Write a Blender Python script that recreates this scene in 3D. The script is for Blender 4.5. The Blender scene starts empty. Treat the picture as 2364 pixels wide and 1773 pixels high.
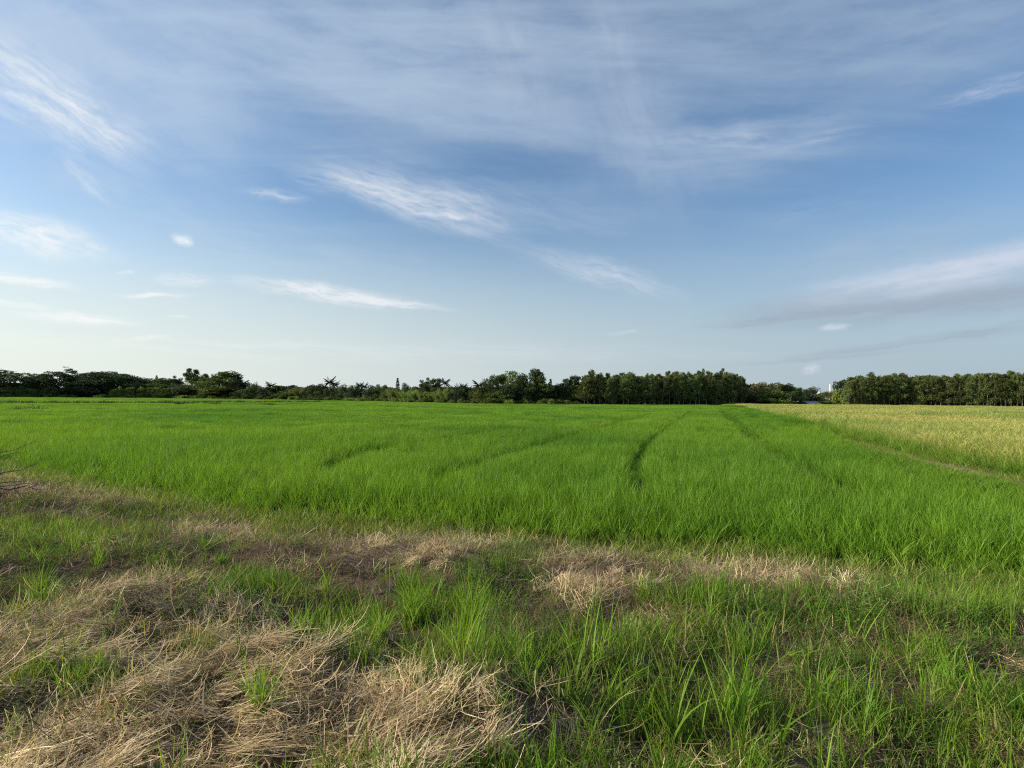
import bpy, math, random
import numpy as np
from mathutils import Matrix, Vector

rng = np.random.default_rng(7)
random.seed(7)
R = math.radians
scene = bpy.context.scene
COL = scene.collection

# ------------------------------------------------------------------ camera
F = 1409.0; CX = 1182.0; CY = 886.5           # pixel focal length of the 2364 px wide photograph
CAMZ = 1.6
PITCH = math.degrees(math.atan(31.5 / F)); ROLL = 0.485
cam = bpy.data.cameras.new('camera'); camo = bpy.data.objects.new('camera', cam); COL.objects.link(camo)
cam.sensor_width = 36; cam.lens = 36 * F / 2364
cam.clip_start = 0.05; cam.clip_end = 6000
M = Matrix.Rotation(R(90 + PITCH), 4, 'X') @ Matrix.Rotation(R(ROLL), 4, 'Z')
camo.matrix_world = Matrix.Translation((0, 0, CAMZ)) @ M
scene.camera = camo
RM = np.array(M.to_3x3())                      # camera -> world

# ------------------------------------------------------------------ light
SUN_AZ = -92.0; SUN_EL = 23.0                  # degrees, azimuth from the view direction (+Y) towards +X
SKY_STRENGTH = 0.115
EXPOSURE = 0.35
SUN_STRENGTH = 4.9
sd = Vector((math.sin(R(SUN_AZ)) * math.cos(R(SUN_EL)), math.cos(R(SUN_AZ)) * math.cos(R(SUN_EL)), math.sin(R(SUN_EL))))
sl = bpy.data.lights.new('sun', 'SUN'); slo = bpy.data.objects.new('sun', sl); COL.objects.link(slo)
sl.energy = SUN_STRENGTH; sl.angle = R(0.6); sl.color = (1.0, 0.88, 0.68)
slo.rotation_euler = sd.to_track_quat('Z', 'Y').to_euler()
slo.location = (-30, 0, 30)
vs = scene.view_settings
vs.view_transform = 'Standard'; vs.look = 'None'; vs.gamma = 1.0; vs.use_curve_mapping = False
vs.exposure = EXPOSURE

def ray(u, v):
    u = np.asarray(u, float); v = np.asarray(v, float)
    d = np.stack([(u - CX) / F, -(v - CY) / F, -np.ones_like(u)], -1)
    d = d @ RM.T
    return d / np.linalg.norm(d, axis=-1, keepdims=True)

def project(P):
    P = np.asarray(P, float) - np.array([0, 0, CAMZ])
    c = P @ RM
    z = np.minimum(c[..., 2], -1e-3)
    u = CX + F * c[..., 0] / -z; v = CY - F * c[..., 1] / -z
    bad = c[..., 2] > -0.05
    return np.where(bad, -9999, u), np.where(bad, 9999, v)

def azel(u, v):
    d = ray(u, v)
    return math.atan2(d[0], d[1]), math.asin(d[2])

# ------------------------------------------------------------------ world: physical sky + cirrus in azimuth/elevation
world = bpy.data.worlds.new('World'); scene.world = world; world.use_nodes = True
nt = world.node_tree; N = nt.nodes; L = nt.links; N.clear()
def nd(t, **kw):
    n = N.new(t)
    for k, v in kw.items(): setattr(n, k, v)
    return n
def mth(op, a, b=None, c=None, clamp=False):
    n = nd('ShaderNodeMath', operation=op, use_clamp=clamp)
    for i, x in enumerate((a, b, c)):
        if x is None: continue
        if isinstance(x, (int, float)): n.inputs[i].default_value = x
        else: L.new(x, n.inputs[i])
    return n.outputs[0]
def mrange(x, a, b, c=0.0, d=1.0, smooth=True):
    n = nd('ShaderNodeMapRange', interpolation_type='SMOOTHSTEP' if smooth else 'LINEAR')
    L.new(x, n.inputs[0])
    for i, q in enumerate((a, b, c, d)): n.inputs[i + 1].default_value = q
    return n.outputs[0]
def noise(vec, scale, detail=4, rough=0.55, dist=0.0):
    n = nd('ShaderNodeTexNoise'); L.new(vec, n.inputs['Vector'])
    n.inputs['Scale'].default_value = scale; n.inputs['Detail'].default_value = detail
    n.inputs['Roughness'].default_value = rough; n.inputs['Distortion'].default_value = dist
    return n
def mixc(f, a, b):
    n = nd('ShaderNodeMix', data_type='RGBA')
    if isinstance(f, (int, float)): n.inputs[0].default_value = f
    else: L.new(f, n.inputs[0])
    for i, x in ((6, a), (7, b)):
        if isinstance(x, tuple): n.inputs[i].default_value = (*x, 1)
        else: L.new(x, n.inputs[i])
    return n.outputs[2]
sky = nd('ShaderNodeTexSky', sky_type='NISHITA'); sky.sun_disc = False
sky.sun_elevation = R(SUN_EL); sky.sun_rotation = R(SUN_AZ)
sky.air_density = 1.0; sky.dust_density = 1.2; sky.ozone_density = 2.2; sky.altitude = 0
tc = nd('ShaderNodeTexCoord')
nrm = nd('ShaderNodeVectorMath', operation='NORMALIZE'); L.new(tc.outputs['Generated'], nrm.inputs[0])
sep = nd('ShaderNodeSeparateXYZ'); L.new(nrm.outputs[0], sep.inputs[0])
az = mth('ARCTAN2', sep.outputs[0], sep.outputs[1]); el = mth('ARCSINE', sep.outputs[2])
cmb = nd('ShaderNodeCombineXYZ'); L.new(az, cmb.inputs[0]); L.new(el, cmb.inputs[1])
wn = noise(cmb.outputs[0], 7.0, 8, 0.68)
wsub = nd('ShaderNodeVectorMath', operation='SUBTRACT'); L.new(wn.outputs['Color'], wsub.inputs[0]); wsub.inputs[1].default_value = (.5, .5, .5)
wscl = nd('ShaderNodeVectorMath', operation='MULTIPLY'); L.new(wsub.outputs[0], wscl.inputs[0]); wscl.inputs[1].default_value = (.07, .03, 0)
wadd = nd('ShaderNodeVectorMath', operation='ADD'); L.new(cmb.outputs[0], wadd.inputs[0]); L.new(wscl.outputs[0], wadd.inputs[1])
ae = wadd.outputs[0]

LAST = []
def cloud(u, v, ln, wd, ang, amp, kx=1.6, ky=3.0, lo=0.30, hi=0.75, detail=5, soft=0.0):
    """one cirrus streak: centre, half length, half width and tilt (down to the right) as seen from the field"""
    a0, e0 = azel(u, v)
    ca, sa = math.cos(R(ang)), math.sin(R(ang))
    a1, e1 = azel(u + 20 * ca, v + 20 * sa); a2, e2 = azel(u - 20 * sa, v + 20 * ca)
    th = math.atan2(e1 - e0, a1 - a0)
    sx = math.hypot(a1 - a0, e1 - e0) / 20 * ln; sy = math.hypot(a2 - a0, e2 - e0) / 20 * wd
    mp = nd('ShaderNodeMapping', vector_type='TEXTURE')
    if LAST:                                                        # evaluate the streaks one after another
        ch = nd('ShaderNodeVectorMath', operation='MULTIPLY_ADD'); L.new(LAST[-1], ch.inputs[0]); ch.inputs[1].default_value = (1e-7, 1e-7, 0); L.new(ae, ch.inputs[2]); L.new(ch.outputs[0], mp.inputs[0])
    else: L.new(ae, mp.inputs[0])
    mp.inputs['Location'].default_value = (a0, e0, 0); mp.inputs['Rotation'].default_value = (0, 0, th)
    mp.inputs['Scale'].default_value = (sx, sy, 1)
    ln_ = nd('ShaderNodeVectorMath', operation='LENGTH'); L.new(mp.outputs[0], ln_.inputs[0])
    fall = mrange(ln_.outputs['Value'], 0.15, 1.35, 1.0, 0.0)
    m2 = nd('ShaderNodeVectorMath', operation='MULTIPLY_ADD'); L.new(mp.outputs[0], m2.inputs[0])
    m2.inputs[1].default_value = (kx, ky, 1); m2.inputs[2].default_value = (u * .013, v * .017, 3.1)
    nz = noise(m2.outputs[0], 1.0, detail, 0.62, 0.08)
    tex = mrange(nz.outputs['Fac'], lo - .06, hi + .06, soft, 1.0)
    LAST.append(mth('MULTIPLY', mth('MULTIPLY', fall, tex), amp))
    return LAST[-1]

def total(lst):
    t = lst[0]
    for x in lst[1:]: t = mth('ADD', t, x)
    return t
# thin high veils
veil = [
    cloud(900, 110, 950, 230, 6, .92, 2.6, 2.2, .25, .75, 7, .15), cloud(1950, 60, 700, 190, -6, .6, 2.2, 2.2, .3, .75, 7, .25),
    cloud(150, 140, 620, 290, 22, .95, 2.4, 2.4, .25, .75, 7, .2),
    cloud(1080, 250, 420, 110, 14, .40, 1.5, 2.6, .25, .8, 6, .2),
    cloud(2130, 110, 480, 130, -12, .50, 1.4, 2.6, .28, .8, 6, .1),
    cloud(1720, 330, 360, 90, -4, .80, 1.8, 2.6, .30, .8, 6, .1),
    cloud(1470, 330, 150, 160, 70, .28, 1.3, 2.8, .30, .8, 5),
    cloud(2200, 560, 420, 120, -8, .30, 1.2, 2.0, .25, .8, 5, .3),
    cloud(500, 700, 900, 80, 2, .20, 1.2, 2.0, .25, .8, 4, .4),
    cloud(1900, 480, 260, 30, -14, .35, 1.6, 2.2, .35, .8, 5),
]
veil += [cloud(560, 790, 700, 26, 2, .55, 3.0, 2.2, .35, .72, 6), cloud(1250, 800, 500, 22, 1, .4, 3.0, 2.2, .35, .72, 6), cloud(250, 700, 500, 60, 4, .5, 3.0, 3.0, .35, .72, 6),
         cloud(650, 560, 420, 70, 10, .34, 2.4, 3.0, .38, .75, 6), cloud(1180, 470, 330, 60, 16, .34, 2.4, 3.0, .38, .75, 6), cloud(2000, 590, 330, 60, -10, .5, 2.0, 2.6, .3, .7, 6),
          cloud(330, 430, 300, 80, 20, .35, 2, 2.6, .38, .75, 6)]
# bright ice streaks
wisp = [
    cloud(1190, 150, 260, 90, 62, .2, 1.2, 1.6, .3, .8, 8), cloud(1480, 300, 260, 90, 66, .2, 1.2, 1.6, .3, .8, 8), cloud(1430, 90, 220, 80, 75, .16, 1.2, 1.8, .3, .8, 8),
    cloud(640, 805, 800, 30, 2, .34, 4.0, 2.2, .38, .72, 7), cloud(1350, 815, 500, 22, 1, .28, 4.0, 2.2, .38, .72, 7), cloud(1050, 510, 260, 26, 20, .22, 2.0, 2.4, .35, .75, 8),
    cloud(110, 225, 300, 90, 32, .75, 2.4, 3.6, .33, .74, 8, .1),
    cloud(230, 300, 120, 30, 38, .45, 1.4, 2.6, .35, .75),
    cloud(975, 462, 235, 56, 17, .85, 2.4, 3.2, .3, .74, 8, .12),
    cloud(810, 430, 150, 34, 14, .45, 1.5, 2.8, .30, .78, 6),
    cloud(640, 447, 80, 16, 8, .42, 1.2, 1.8, .30, .7),
    cloud(1390, 632, 180, 34, 16, .6, 2.6, 2.6, .25, .72, 7),
    cloud(760, 680, 205, 22, 8, 1.0, 3.4, 2.2, .28, .62, 8),
    cloud(920, 702, 130, 9, 8, .75, 1.2, 1.4, .25, .6),
    cloud(428, 643, 72, 17, 0, .65, 1.2, 1.8, .28, .66),
    cloud(358, 680, 85, 6, 0, .85, 1.2, 1.0, .2, .55),
    cloud(422, 550, 30, 13, 10, .9, 1.2, 1.4, .22, .6),
    cloud(290, 627, 20, 5, 6, .6, 1.0, 1.0, .2, .6),
    cloud(90, 545, 170, 50, 15, .9, 2.2, 2.6, .28, .68, 7, .1),
    cloud(55, 645, 130, 14, 7, .95, 1.3, 1.4, .24, .6),
    cloud(195, 735, 150, 14, 5, .95, 1.4, 1.5, .25, .62),
    cloud(20, 700, 110, 8, 6, .8, 1.2, 1.2, .24, .6),
    cloud(330, 785, 70, 6, -4, .6, 1.2, 1.2, .25, .6),
    cloud(200, 412, 75, 20, 52, .35, 1.2, 2.0, .3, .7),
    cloud(420, 731, 30, 4, 0, .5, 1.0, 1.0, .2, .6),
    cloud(1690, 325, 130, 30, 4, .36, 1.5, 2.2, .32, .72),
    cloud(1890, 320, 90, 20, -10, .36, 1.4, 2.0, .32, .72),
    cloud(2310, 205, 180, 24, -12, .45, 1.4, 2.0, .3, .75),
    cloud(2200, 630, 420, 52, -10, 1.0, 2.2, 2.4, .25, .7, 7, .25), cloud(2320, 590, 180, 26, -14, .5, 2.2, 2.4, .3, .7, 7),
    cloud(1930, 757, 34, 9, -6, .9, 1.2, 1.4, .2, .6),
    cloud(1875, 850, 26, 12, -20, .8, 1.2, 1.4, .2, .6),
    cloud(1440, 770, 28, 5, -6, .4, 1.0, 1.0, .2, .6),
]
# flat grey bank low on the right
grey = [
    cloud(2130, 695, 520, 55, -6, 1.1, 2.2, 2.4, .25, .65, 7, .25),
    cloud(1790, 738, 190, 10, -6, .6, 1.3, 1.6, .25, .65),
    cloud(2090, 795, 330, 13, -6, .55, 1.4, 1.6, .25, .62),
    cloud(2330, 755, 160, 12, -10, .55, 1.4, 1.6, .25, .62),
    cloud(1900, 825, 250, 5, -4, .45, 1.4, 1.6, .25, .62),
]
# broad high cirrus sheet on a flat layer overhead
zs_ = mth('ADD', mth('MAXIMUM', sep.outputs[2], 0.0), 0.10)
pc = nd('ShaderNodeCombineXYZ'); L.new(mth('DIVIDE', sep.outputs[0], zs_), pc.inputs[0]); L.new(mth('DIVIDE', sep.outputs[1], zs_), pc.inputs[1])
def sheet(rot, sc, scale, lo, hi, seed):
    mp = nd('ShaderNodeMapping'); L.new(pc.outputs[0], mp.inputs[0]); mp.inputs['Rotation'].default_value = (0, 0, R(rot)); mp.inputs['Scale'].default_value = sc; mp.inputs['Location'].default_value = (seed, seed * 1.7, seed)
    return mrange(noise(mp.outputs[0], scale, 7, .6, .35).outputs['Fac'], lo, hi)
sheet1 = mth('MULTIPLY', sheet(35, (.35, 1.2, 1), 1.0, .42, .72, 3.3), mth('MULTIPLY', sheet(-20, (1, 1, 1), .35, .35, .65, 8.1), mrange(el, .08, .45, .0, .75)))
sheet2 = mth('MULTIPLY', sheet(-28, (.5, 3.2, 1), 1.6, .45, .75, 5.7), mrange(el, .12, .5, .0, .34))
veil += [sheet1, sheet2]
gaps = [cloud(1190, 372, 260, 50, 8, .85, 1.2, 1.5, .1, .6, 5, .5), cloud(2080, 410, 420, 75, -4, .8, 1.2, 1.5, .15, .65, 5, .4), cloud(1740, 262, 190, 26, -8, .6, 1.2, 1.5, .15, .65, 5, .4),
        cloud(330, 395, 260, 50, 22, .7, 1.2, 1.6, .15, .65, 5, .3), cloud(950, 560, 420, 50, 4, .5, 1.2, 1.6, .15, .65, 5, .3), cloud(1610, 480, 260, 60, 10, .7, 1.2, 1.6, .15, .65, 5, .4), cloud(2310, 270, 170, 40, -10, .7, 1.2, 1.6, .15, .65, 5, .4)]
veil_f = mth('MULTIPLY', mth('MULTIPLY', mth('TANH', total(veil)), 0.95), mth('SUBTRACT', 1.0, mth('MINIMUM', total(gaps), .9))); wisp_f = mth('MINIMUM', total(wisp), 0.92); grey_f = mth('MINIMUM', total(grey), 0.8)
warm = mrange(az, -0.95, 0.75)                                        # whiter towards the low sun on the left
c_veil = mixc(warm, (3.8, 4.6, 5.6), (2.65, 3.4, 4.45))
c_wisp = mixc(warm, (6.6, 6.75, 6.6), (4.1, 4.55, 5.4))
c_grey = (2.4, 2.85, 3.45)
c_low = mixc(warm, (5.9, 6.25, 5.8), (2.8, 3.5, 4.05))
hsv = nd('ShaderNodeHueSaturation'); L.new(sky.outputs[0], hsv.inputs['Color']); hsv.inputs['Saturation'].default_value = 1.0; hsv.inputs['Value'].default_value = 1.0
tint = nd('ShaderNodeMix', data_type='RGBA', blend_type='MULTIPLY'); tint.inputs[0].default_value = 1; L.new(hsv.outputs[0], tint.inputs[6]); L.new(mixc(mrange(az, -1.0, 0.1), (.96, 1.10, 1.17), (.79, .93, 1.02)), tint.inputs[7])
c = mixc(veil_f, tint.outputs[2], c_veil)
lowf = mrange(el, 0.0, 0.33, 0.94, 0.0)
c = mixc(lowf, c, c_low)
c = mixc(grey_f, c, c_grey)
c = mixc(wisp_f, c, c_wisp)
bg = nd('ShaderNodeBackground'); L.new(c, bg.inputs[0]); bg.inputs[1].default_value = SKY_STRENGTH
wo = nd('ShaderNodeOutputWorld'); L.new(bg.outputs[0], wo.inputs[0])
world.cycles.sampling_method = 'MANUAL'; world.cycles.sample_map_resolution = 512

scene.cycles.max_bounces = 6; scene.cycles.diffuse_bounces = 3; scene.cycles.glossy_bounces = 2
scene.cycles.transmission_bounces = 4; scene.cycles.transparent_max_bounces = 4
scene.cycles.sample_clamp_indirect = 6.0
scene.cycles.use_denoising = False; scene.cycles.filter_width = 1.15

# ------------------------------------------------------------------ helpers
def tag(o, label=None, cat=None, group=None, kind=None):
    if label: o['label'] = label
    if cat: o['category'] = cat
    if group: o['group'] = group
    if kind: o['kind'] = kind
    return o

def mesh_np(name, V, FQ=None, FT=None, attrs=None, smooth=False):
    V = np.asarray(V, np.float32)
    nq = 0 if FQ is None else len(FQ); ntri = 0 if FT is None else len(FT)
    me = bpy.data.meshes.new(name)
    me.vertices.add(len(V)); me.vertices.foreach_set('co', V.ravel())
    loops = []
    if nq: loops.append(np.asarray(FQ, np.int32).ravel())
    if ntri: loops.append(np.asarray(FT, np.int32).ravel())
    lp = np.concatenate(loops)
    me.loops.add(len(lp)); me.loops.foreach_set('vertex_index', lp)
    me.polygons.add(nq + ntri)
    st = np.concatenate([np.arange(nq) * 4, nq * 4 + np.arange(ntri) * 3]).astype(np.int32)
    me.polygons.foreach_set('loop_start', st)
    if smooth: me.polygons.foreach_set('use_smooth', np.ones(nq + ntri, bool))
    me.update(calc_edges=True)
    for k, a in (attrs or {}).items():
        at = me.attributes.new(k, 'FLOAT', 'POINT'); at.data.foreach_set('value', np.asarray(a, np.float32))
    return me

def link(name, me, mat=None, parent=None):
    o = bpy.data.objects.new(name, me); COL.objects.link(o)
    if mat and not me.materials: me.materials.append(mat)
    if parent: o.parent = parent
    return o

_perm = np.random.default_rng(99).random((256, 256))
def vnoise(x, y):
    xi = np.floor(x).astype(int); yi = np.floor(y).astype(int); fx = x - xi; fy = y - yi
    fx = fx * fx * (3 - 2 * fx); fy = fy * fy * (3 - 2 * fy)
    g = lambda a, b: _perm[a & 255, b & 255]
    return (g(xi, yi) * (1 - fx) + g(xi + 1, yi) * fx) * (1 - fy) + (g(xi, yi + 1) * (1 - fx) + g(xi + 1, yi + 1) * fx) * fy
def fbm(x, y, s, o=4, off=0.0):
    t = 0; a = 1; w = 0
    for i in range(o):
        t = t + a * vnoise(x * s + 17.3 * i + off, y * s - 9.1 * i + off * 1.7); w += a; a *= .5; s *= 2.03
    return t / w
def sstep(x, a, b):
    t = np.clip((x - a) / (b - a), 0, 1); return t * t * (3 - 2 * t)

# ------------------------------------------------------------------ materials
def newmat(name):
    m = bpy.data.materials.new(name); m.use_nodes = True; m.node_tree.nodes.clear(); return m
class MB_:
    def __init__(s, name): s.m = newmat(name); s.N = s.m.node_tree.nodes; s.L = s.m.node_tree.links
    def n(s, t, **kw):
        n = s.N.new(t)
        for k, v in kw.items(): setattr(n, k, v)
        return n
    def mix(s, f, a, b, bt='MIX'):
        n = s.n('ShaderNodeMix', data_type='RGBA', blend_type=bt)
        if isinstance(f, (int, float)): n.inputs[0].default_value = f
        else: s.L.new(f, n.inputs[0])
        for i, x in ((6, a), (7, b)):
            if isinstance(x, tuple): n.inputs[i].default_value = (*x, 1)
            else: s.L.new(x, n.inputs[i])
        return n.outputs[2]
    def mr(s, x, a, b, c=0., d=1.):
        n = s.n('ShaderNodeMapRange', interpolation_type='SMOOTHSTEP'); s.L.new(x, n.inputs[0])
        for i, q in enumerate((a, b, c, d)): n.inputs[i + 1].default_value = q
        return n.outputs[0]
    def noise(s, scale, detail=3, rough=.55, vec=None):
        n = s.n('ShaderNodeTexNoise'); n.inputs['Scale'].default_value = scale; n.inputs['Detail'].default_value = detail
        n.inputs['Roughness'].default_value = rough
        if vec is None:
            if not hasattr(s, 'geo'): s.geo = s.n('ShaderNodeNewGeometry')
            vec = s.geo.outputs['Position']
        s.L.new(vec, n.inputs['Vector']); return n.outputs['Fac']
    def attr(s, a): n = s.n('ShaderNodeAttribute', attribute_name=a); return n.outputs['Fac']
    def out(s, col, rough=.5, spec=.3, transl=0., tcol=None, bump=None):
        p = s.n('ShaderNodeBsdfPrincipled'); s.L.new(col, p.inputs['Base Color']) if not isinstance(col, tuple) else setattr(p.inputs['Base Color'], 'default_value', (*col, 1))
        p.inputs['Roughness'].default_value = rough; p.inputs['Specular IOR Level'].default_value = spec
        if bump is not None:
            b = s.n('ShaderNodeBump'); b.inputs['Strength'].default_value = bump[1]; b.inputs['Distance'].default_value = bump[2]
            s.L.new(bump[0], b.inputs['Height']); s.L.new(b.outputs[0], p.inputs['Normal'])
        o = s.n('ShaderNodeOutputMaterial'); res = p.outputs[0]
        if transl:
            t = s.n('ShaderNodeBsdfTranslucent'); tc_ = tcol if tcol is not None else col
            s.L.new(tc_, t.inputs[0]); mx = s.n('ShaderNodeMixShader'); mx.inputs[0].default_value = transl
            s.L.new(res, mx.inputs[1]); s.L.new(t.outputs[0], mx.inputs[2]); res = mx.outputs[0]
        s.L.new(res, o.inputs[0]); return s.m

def blade_mat(name, base, tip, alt, alt_amt=.5, big=None, big_scale=.12, transl=.35, rough=.48, spec=.22, dark=(.75, 1.2), dead=0.0):
    b = MB_(name)
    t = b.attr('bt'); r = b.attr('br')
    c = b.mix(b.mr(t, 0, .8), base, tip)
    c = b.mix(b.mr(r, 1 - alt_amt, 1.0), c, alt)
    if big is not None: c = b.mix(b.mr(b.noise(big_scale, 4), .38, .68), c, big)
    if dead: c = b.mix(b.mr(r, 1 - dead, 1 - dead + .02), c, (.40, .31, .14))
    oi = b.n('ShaderNodeObjectInfo')
    h = b.n('ShaderNodeHueSaturation'); b.L.new(c, h.inputs['Color'])
    b.L.new(b.mr(oi.outputs['Random'], 0, 1, dark[0], dark[1]), h.inputs['Value'])
    b.L.new(b.mr(r, 0, 1, .485, .512), h.inputs['Hue'])
    c = h.outputs[0]
    tc_ = b.mix(1.0, c, (1.15, 1.1, .55), 'MULTIPLY')
    return b.out(c, rough, spec, transl, tc_)

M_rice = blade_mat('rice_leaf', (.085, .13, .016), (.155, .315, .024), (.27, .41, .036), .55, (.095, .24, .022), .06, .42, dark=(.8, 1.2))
M_grain = blade_mat('ripe_grain', (.08, .18, .02), (.42, .43, .12), (.50, .45, .15), .55, (.30, .38, .09), .09, .3, dark=(.88, 1.12))
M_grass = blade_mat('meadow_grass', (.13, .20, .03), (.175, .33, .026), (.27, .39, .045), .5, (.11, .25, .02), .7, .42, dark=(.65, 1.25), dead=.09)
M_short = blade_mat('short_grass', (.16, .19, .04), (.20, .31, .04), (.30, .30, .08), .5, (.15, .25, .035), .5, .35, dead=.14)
M_weed = blade_mat('weed_leaf', (.07, .13, .025), (.105, .21, .03), (.15, .24, .04), .4, (.085, .17, .02), .8, .3, .6, .15)
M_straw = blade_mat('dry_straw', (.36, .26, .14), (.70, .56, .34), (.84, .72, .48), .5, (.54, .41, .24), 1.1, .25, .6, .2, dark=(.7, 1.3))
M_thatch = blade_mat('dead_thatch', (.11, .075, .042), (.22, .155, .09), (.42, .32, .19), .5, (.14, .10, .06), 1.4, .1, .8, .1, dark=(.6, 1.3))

def leaf_mat(name, a, b_, c_, transl=.25, dark=(.75, 1.25), scale=.5):
    b = MB_(name)
    r = b.attr('br'); oi = b.n('ShaderNodeObjectInfo')
    tc_ = b.n('ShaderNodeTexCoord')
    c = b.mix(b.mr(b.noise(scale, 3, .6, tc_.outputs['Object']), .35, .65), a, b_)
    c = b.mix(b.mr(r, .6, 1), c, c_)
    h = b.n('ShaderNodeHueSaturation'); b.L.new(c, h.inputs['Color'])
    b.L.new(b.mr(oi.outputs['Random'], 0, 1, dark[0], dark[1]), h.inputs['Value'])
    b.L.new(b.mr(oi.outputs['Random'], 0, 1, .49, .51), h.inputs['Hue'])
    return b.out(h.outputs[0], .6, .2, transl)
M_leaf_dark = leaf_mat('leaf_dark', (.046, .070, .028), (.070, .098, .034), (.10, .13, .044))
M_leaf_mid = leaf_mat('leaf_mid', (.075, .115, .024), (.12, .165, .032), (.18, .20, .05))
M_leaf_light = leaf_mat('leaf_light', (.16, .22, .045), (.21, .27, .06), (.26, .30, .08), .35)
M_leaf_euc = leaf_mat('leaf_eucalyptus', (.075, .115, .034), (.125, .165, .045), (.20, .20, .065), .35, (.6, 1.5))
M_leaf_red = leaf_mat('leaf_reddish', (.11, .15, .035), (.25, .21, .08), (.40, .28, .16), .25)
M_leaf_palm = leaf_mat('leaf_palm', (.035, .052, .022), (.05, .07, .024), (.08, .092, .034), .2)
M_leaf_banana = leaf_mat('leaf_banana', (.12, .17, .04), (.16, .21, .05), (.2, .22, .07), .4)
def bark_mat(name, a, b_):
    b = MB_(name); tc_ = b.n('ShaderNodeTexCoord')
    f = b.noise(3.0, 4, .6, tc_.outputs['Object'])
    c = b.mix(b.mr(f, .35, .65), a, b_); return b.out(c, .85, .1, bump=(f, .5, .05))
M_bark = bark_mat('bark_brown', (.06, .045, .032), (.11, .085, .06))
M_bark_pale = bark_mat('bark_pale', (.15, .125, .095), (.25, .215, .165))
M_bark_grey = bark_mat('bark_grey', (.05, .047, .045), (.16, .15, .14))

# ------------------------------------------------------------------ terrain
RICE_Z = -0.40
EX = np.array([-120, -40, -14.3, -9.5, -6.0, -3.6, -1.15, 0.9, 2.6, 3.7, 4.9, 6.2, 9.0, 12.5, 40, 120.])
EY = np.array([60, 29, 17.0, 13.4, 11.2, 9.9, 8.9, 8.35, 7.9, 7.3, 6.75, 6.2, 5.2, 4.0, -6, -40.])
def edge_y(x): return np.interp(x, EX, EY) + .35 * (fbm(x, x * 0, .9, 3) - .5) * 2
# dirt path between the rice and the ripe field: x as a function of y
PY = np.array([-50, 4, 10, 13.8, 18.9, 26, 35, 60, 128, 170.])
PX = np.array([7.6, 8.9, 9.7, 10.45, 11.6, 13.7, 16.8, 24.9, 46.5, 60.])
def path_x(y): return np.interp(y, PY, PX)
_hp = []
for (hu, hv, hr, ha) in [(430, 1405, .42, .15), (250, 1450, .4, .10), (820, 1545, .28, .13), (700, 1640, .3, .12), (560, 1570, .34, .12), (950, 1660, .22, .13), (420, 1650, .3, .12), (180, 1600, .3, .10), (300, 1720, .25, .10),
        (80, 1500, .4, .10), (620, 1720, .2, .09), (1080, 1720, .2, .09), (600, 1480, .3, -.08), (300, 1570, .3, -.07), (500, 1700, .14, -.06), (860, 1480, .3, -.10), (780, 1690, .14, -.06), (1350, 1290, .5, .08), (1020, 1255, .7, .06), (530, 1215, .7, .08)]:
    dd_ = ray(hu, hv); tt_ = (CAMZ + .02) / -dd_[2]; _hp.append((dd_[0] * tt_, dd_[1] * tt_, hr + .1, ha * .8))
def height(x, y):
    s = edge_y(x) - y
    z = RICE_Z * (1 - sstep(s, 0.0, 3.6))
    fg = sstep(s, -.2, 1.5)
    mound = (fbm(x, y, .8, 4, 3.) - .5) * .28 + ((fbm(x, y, 2.6, 3, 8.) - .5) * .26 + (fbm(x, y, 7., 2, 4.) - .5) * .09) * sstep(np.hypot(x, y), 10, 5.5)
    z = z + fg * mound * np.exp(-np.maximum(0, np.hypot(x, y) - 18) / 15)
    # raised lip of the bank and swale behind the left straw
    z = z + .03 * fg * np.exp(-((s - 3.0) / .7) ** 2)
    for hx, hy, hr, ha in _hp: z = z + fg * ha * np.exp(-((x - hx) ** 2 + ((y - hy) * 1.15) ** 2) / hr ** 2)
    pb = np.abs(x - path_x(y))
    z = z + .32 * (1 - sstep(pb, .5, 2.0)) * (1 - fg)
    return z
gx = np.concatenate([-np.geomspace(3000, 16.2, 60), np.arange(-16, 16.01, .1), np.geomspace(16.2, 3000, 60)])
gy = np.concatenate([-np.geomspace(200, 1.2, 25), np.arange(-1, 20, .1), np.geomspace(20.1, 5000, 110)])
GX, GY = np.meshgrid(gx, gy)
GZ = height(GX, GY)
nx, ny = len(gx), len(gy)
idx = np.arange(nx * ny).reshape(ny, nx)
FQ = np.stack([idx[:-1, :-1], idx[:-1, 1:], idx[1:, 1:], idx[1:, :-1]], -1).reshape(-1, 4)
b = MB_('soil')
n1 = b.noise(3.0, 5, .65); n2 = b.noise(40, 4, .7); n3 = b.noise(.35, 3)
c = b.mix(b.mr(n1, .35, .65), (.11, .08, .055), (.20, .145, .095))
c = b.mix(b.mr(n2, .45, .75), c, (.19, .145, .095))
c = b.mix(b.mr(n3, .5, .7, 0, .5), c, (.05, .065, .025))
M_soil = b.out(c, .95, .1, bump=(n2, .9, .03))
ground = link('ground', mesh_np('ground', np.stack([GX, GY, GZ], -1).reshape(-1, 3), FQ, smooth=True), M_soil)
tag(ground, 'brown soil bank and flat field bed reaching to the horizon', 'ground', kind='structure')

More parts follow.
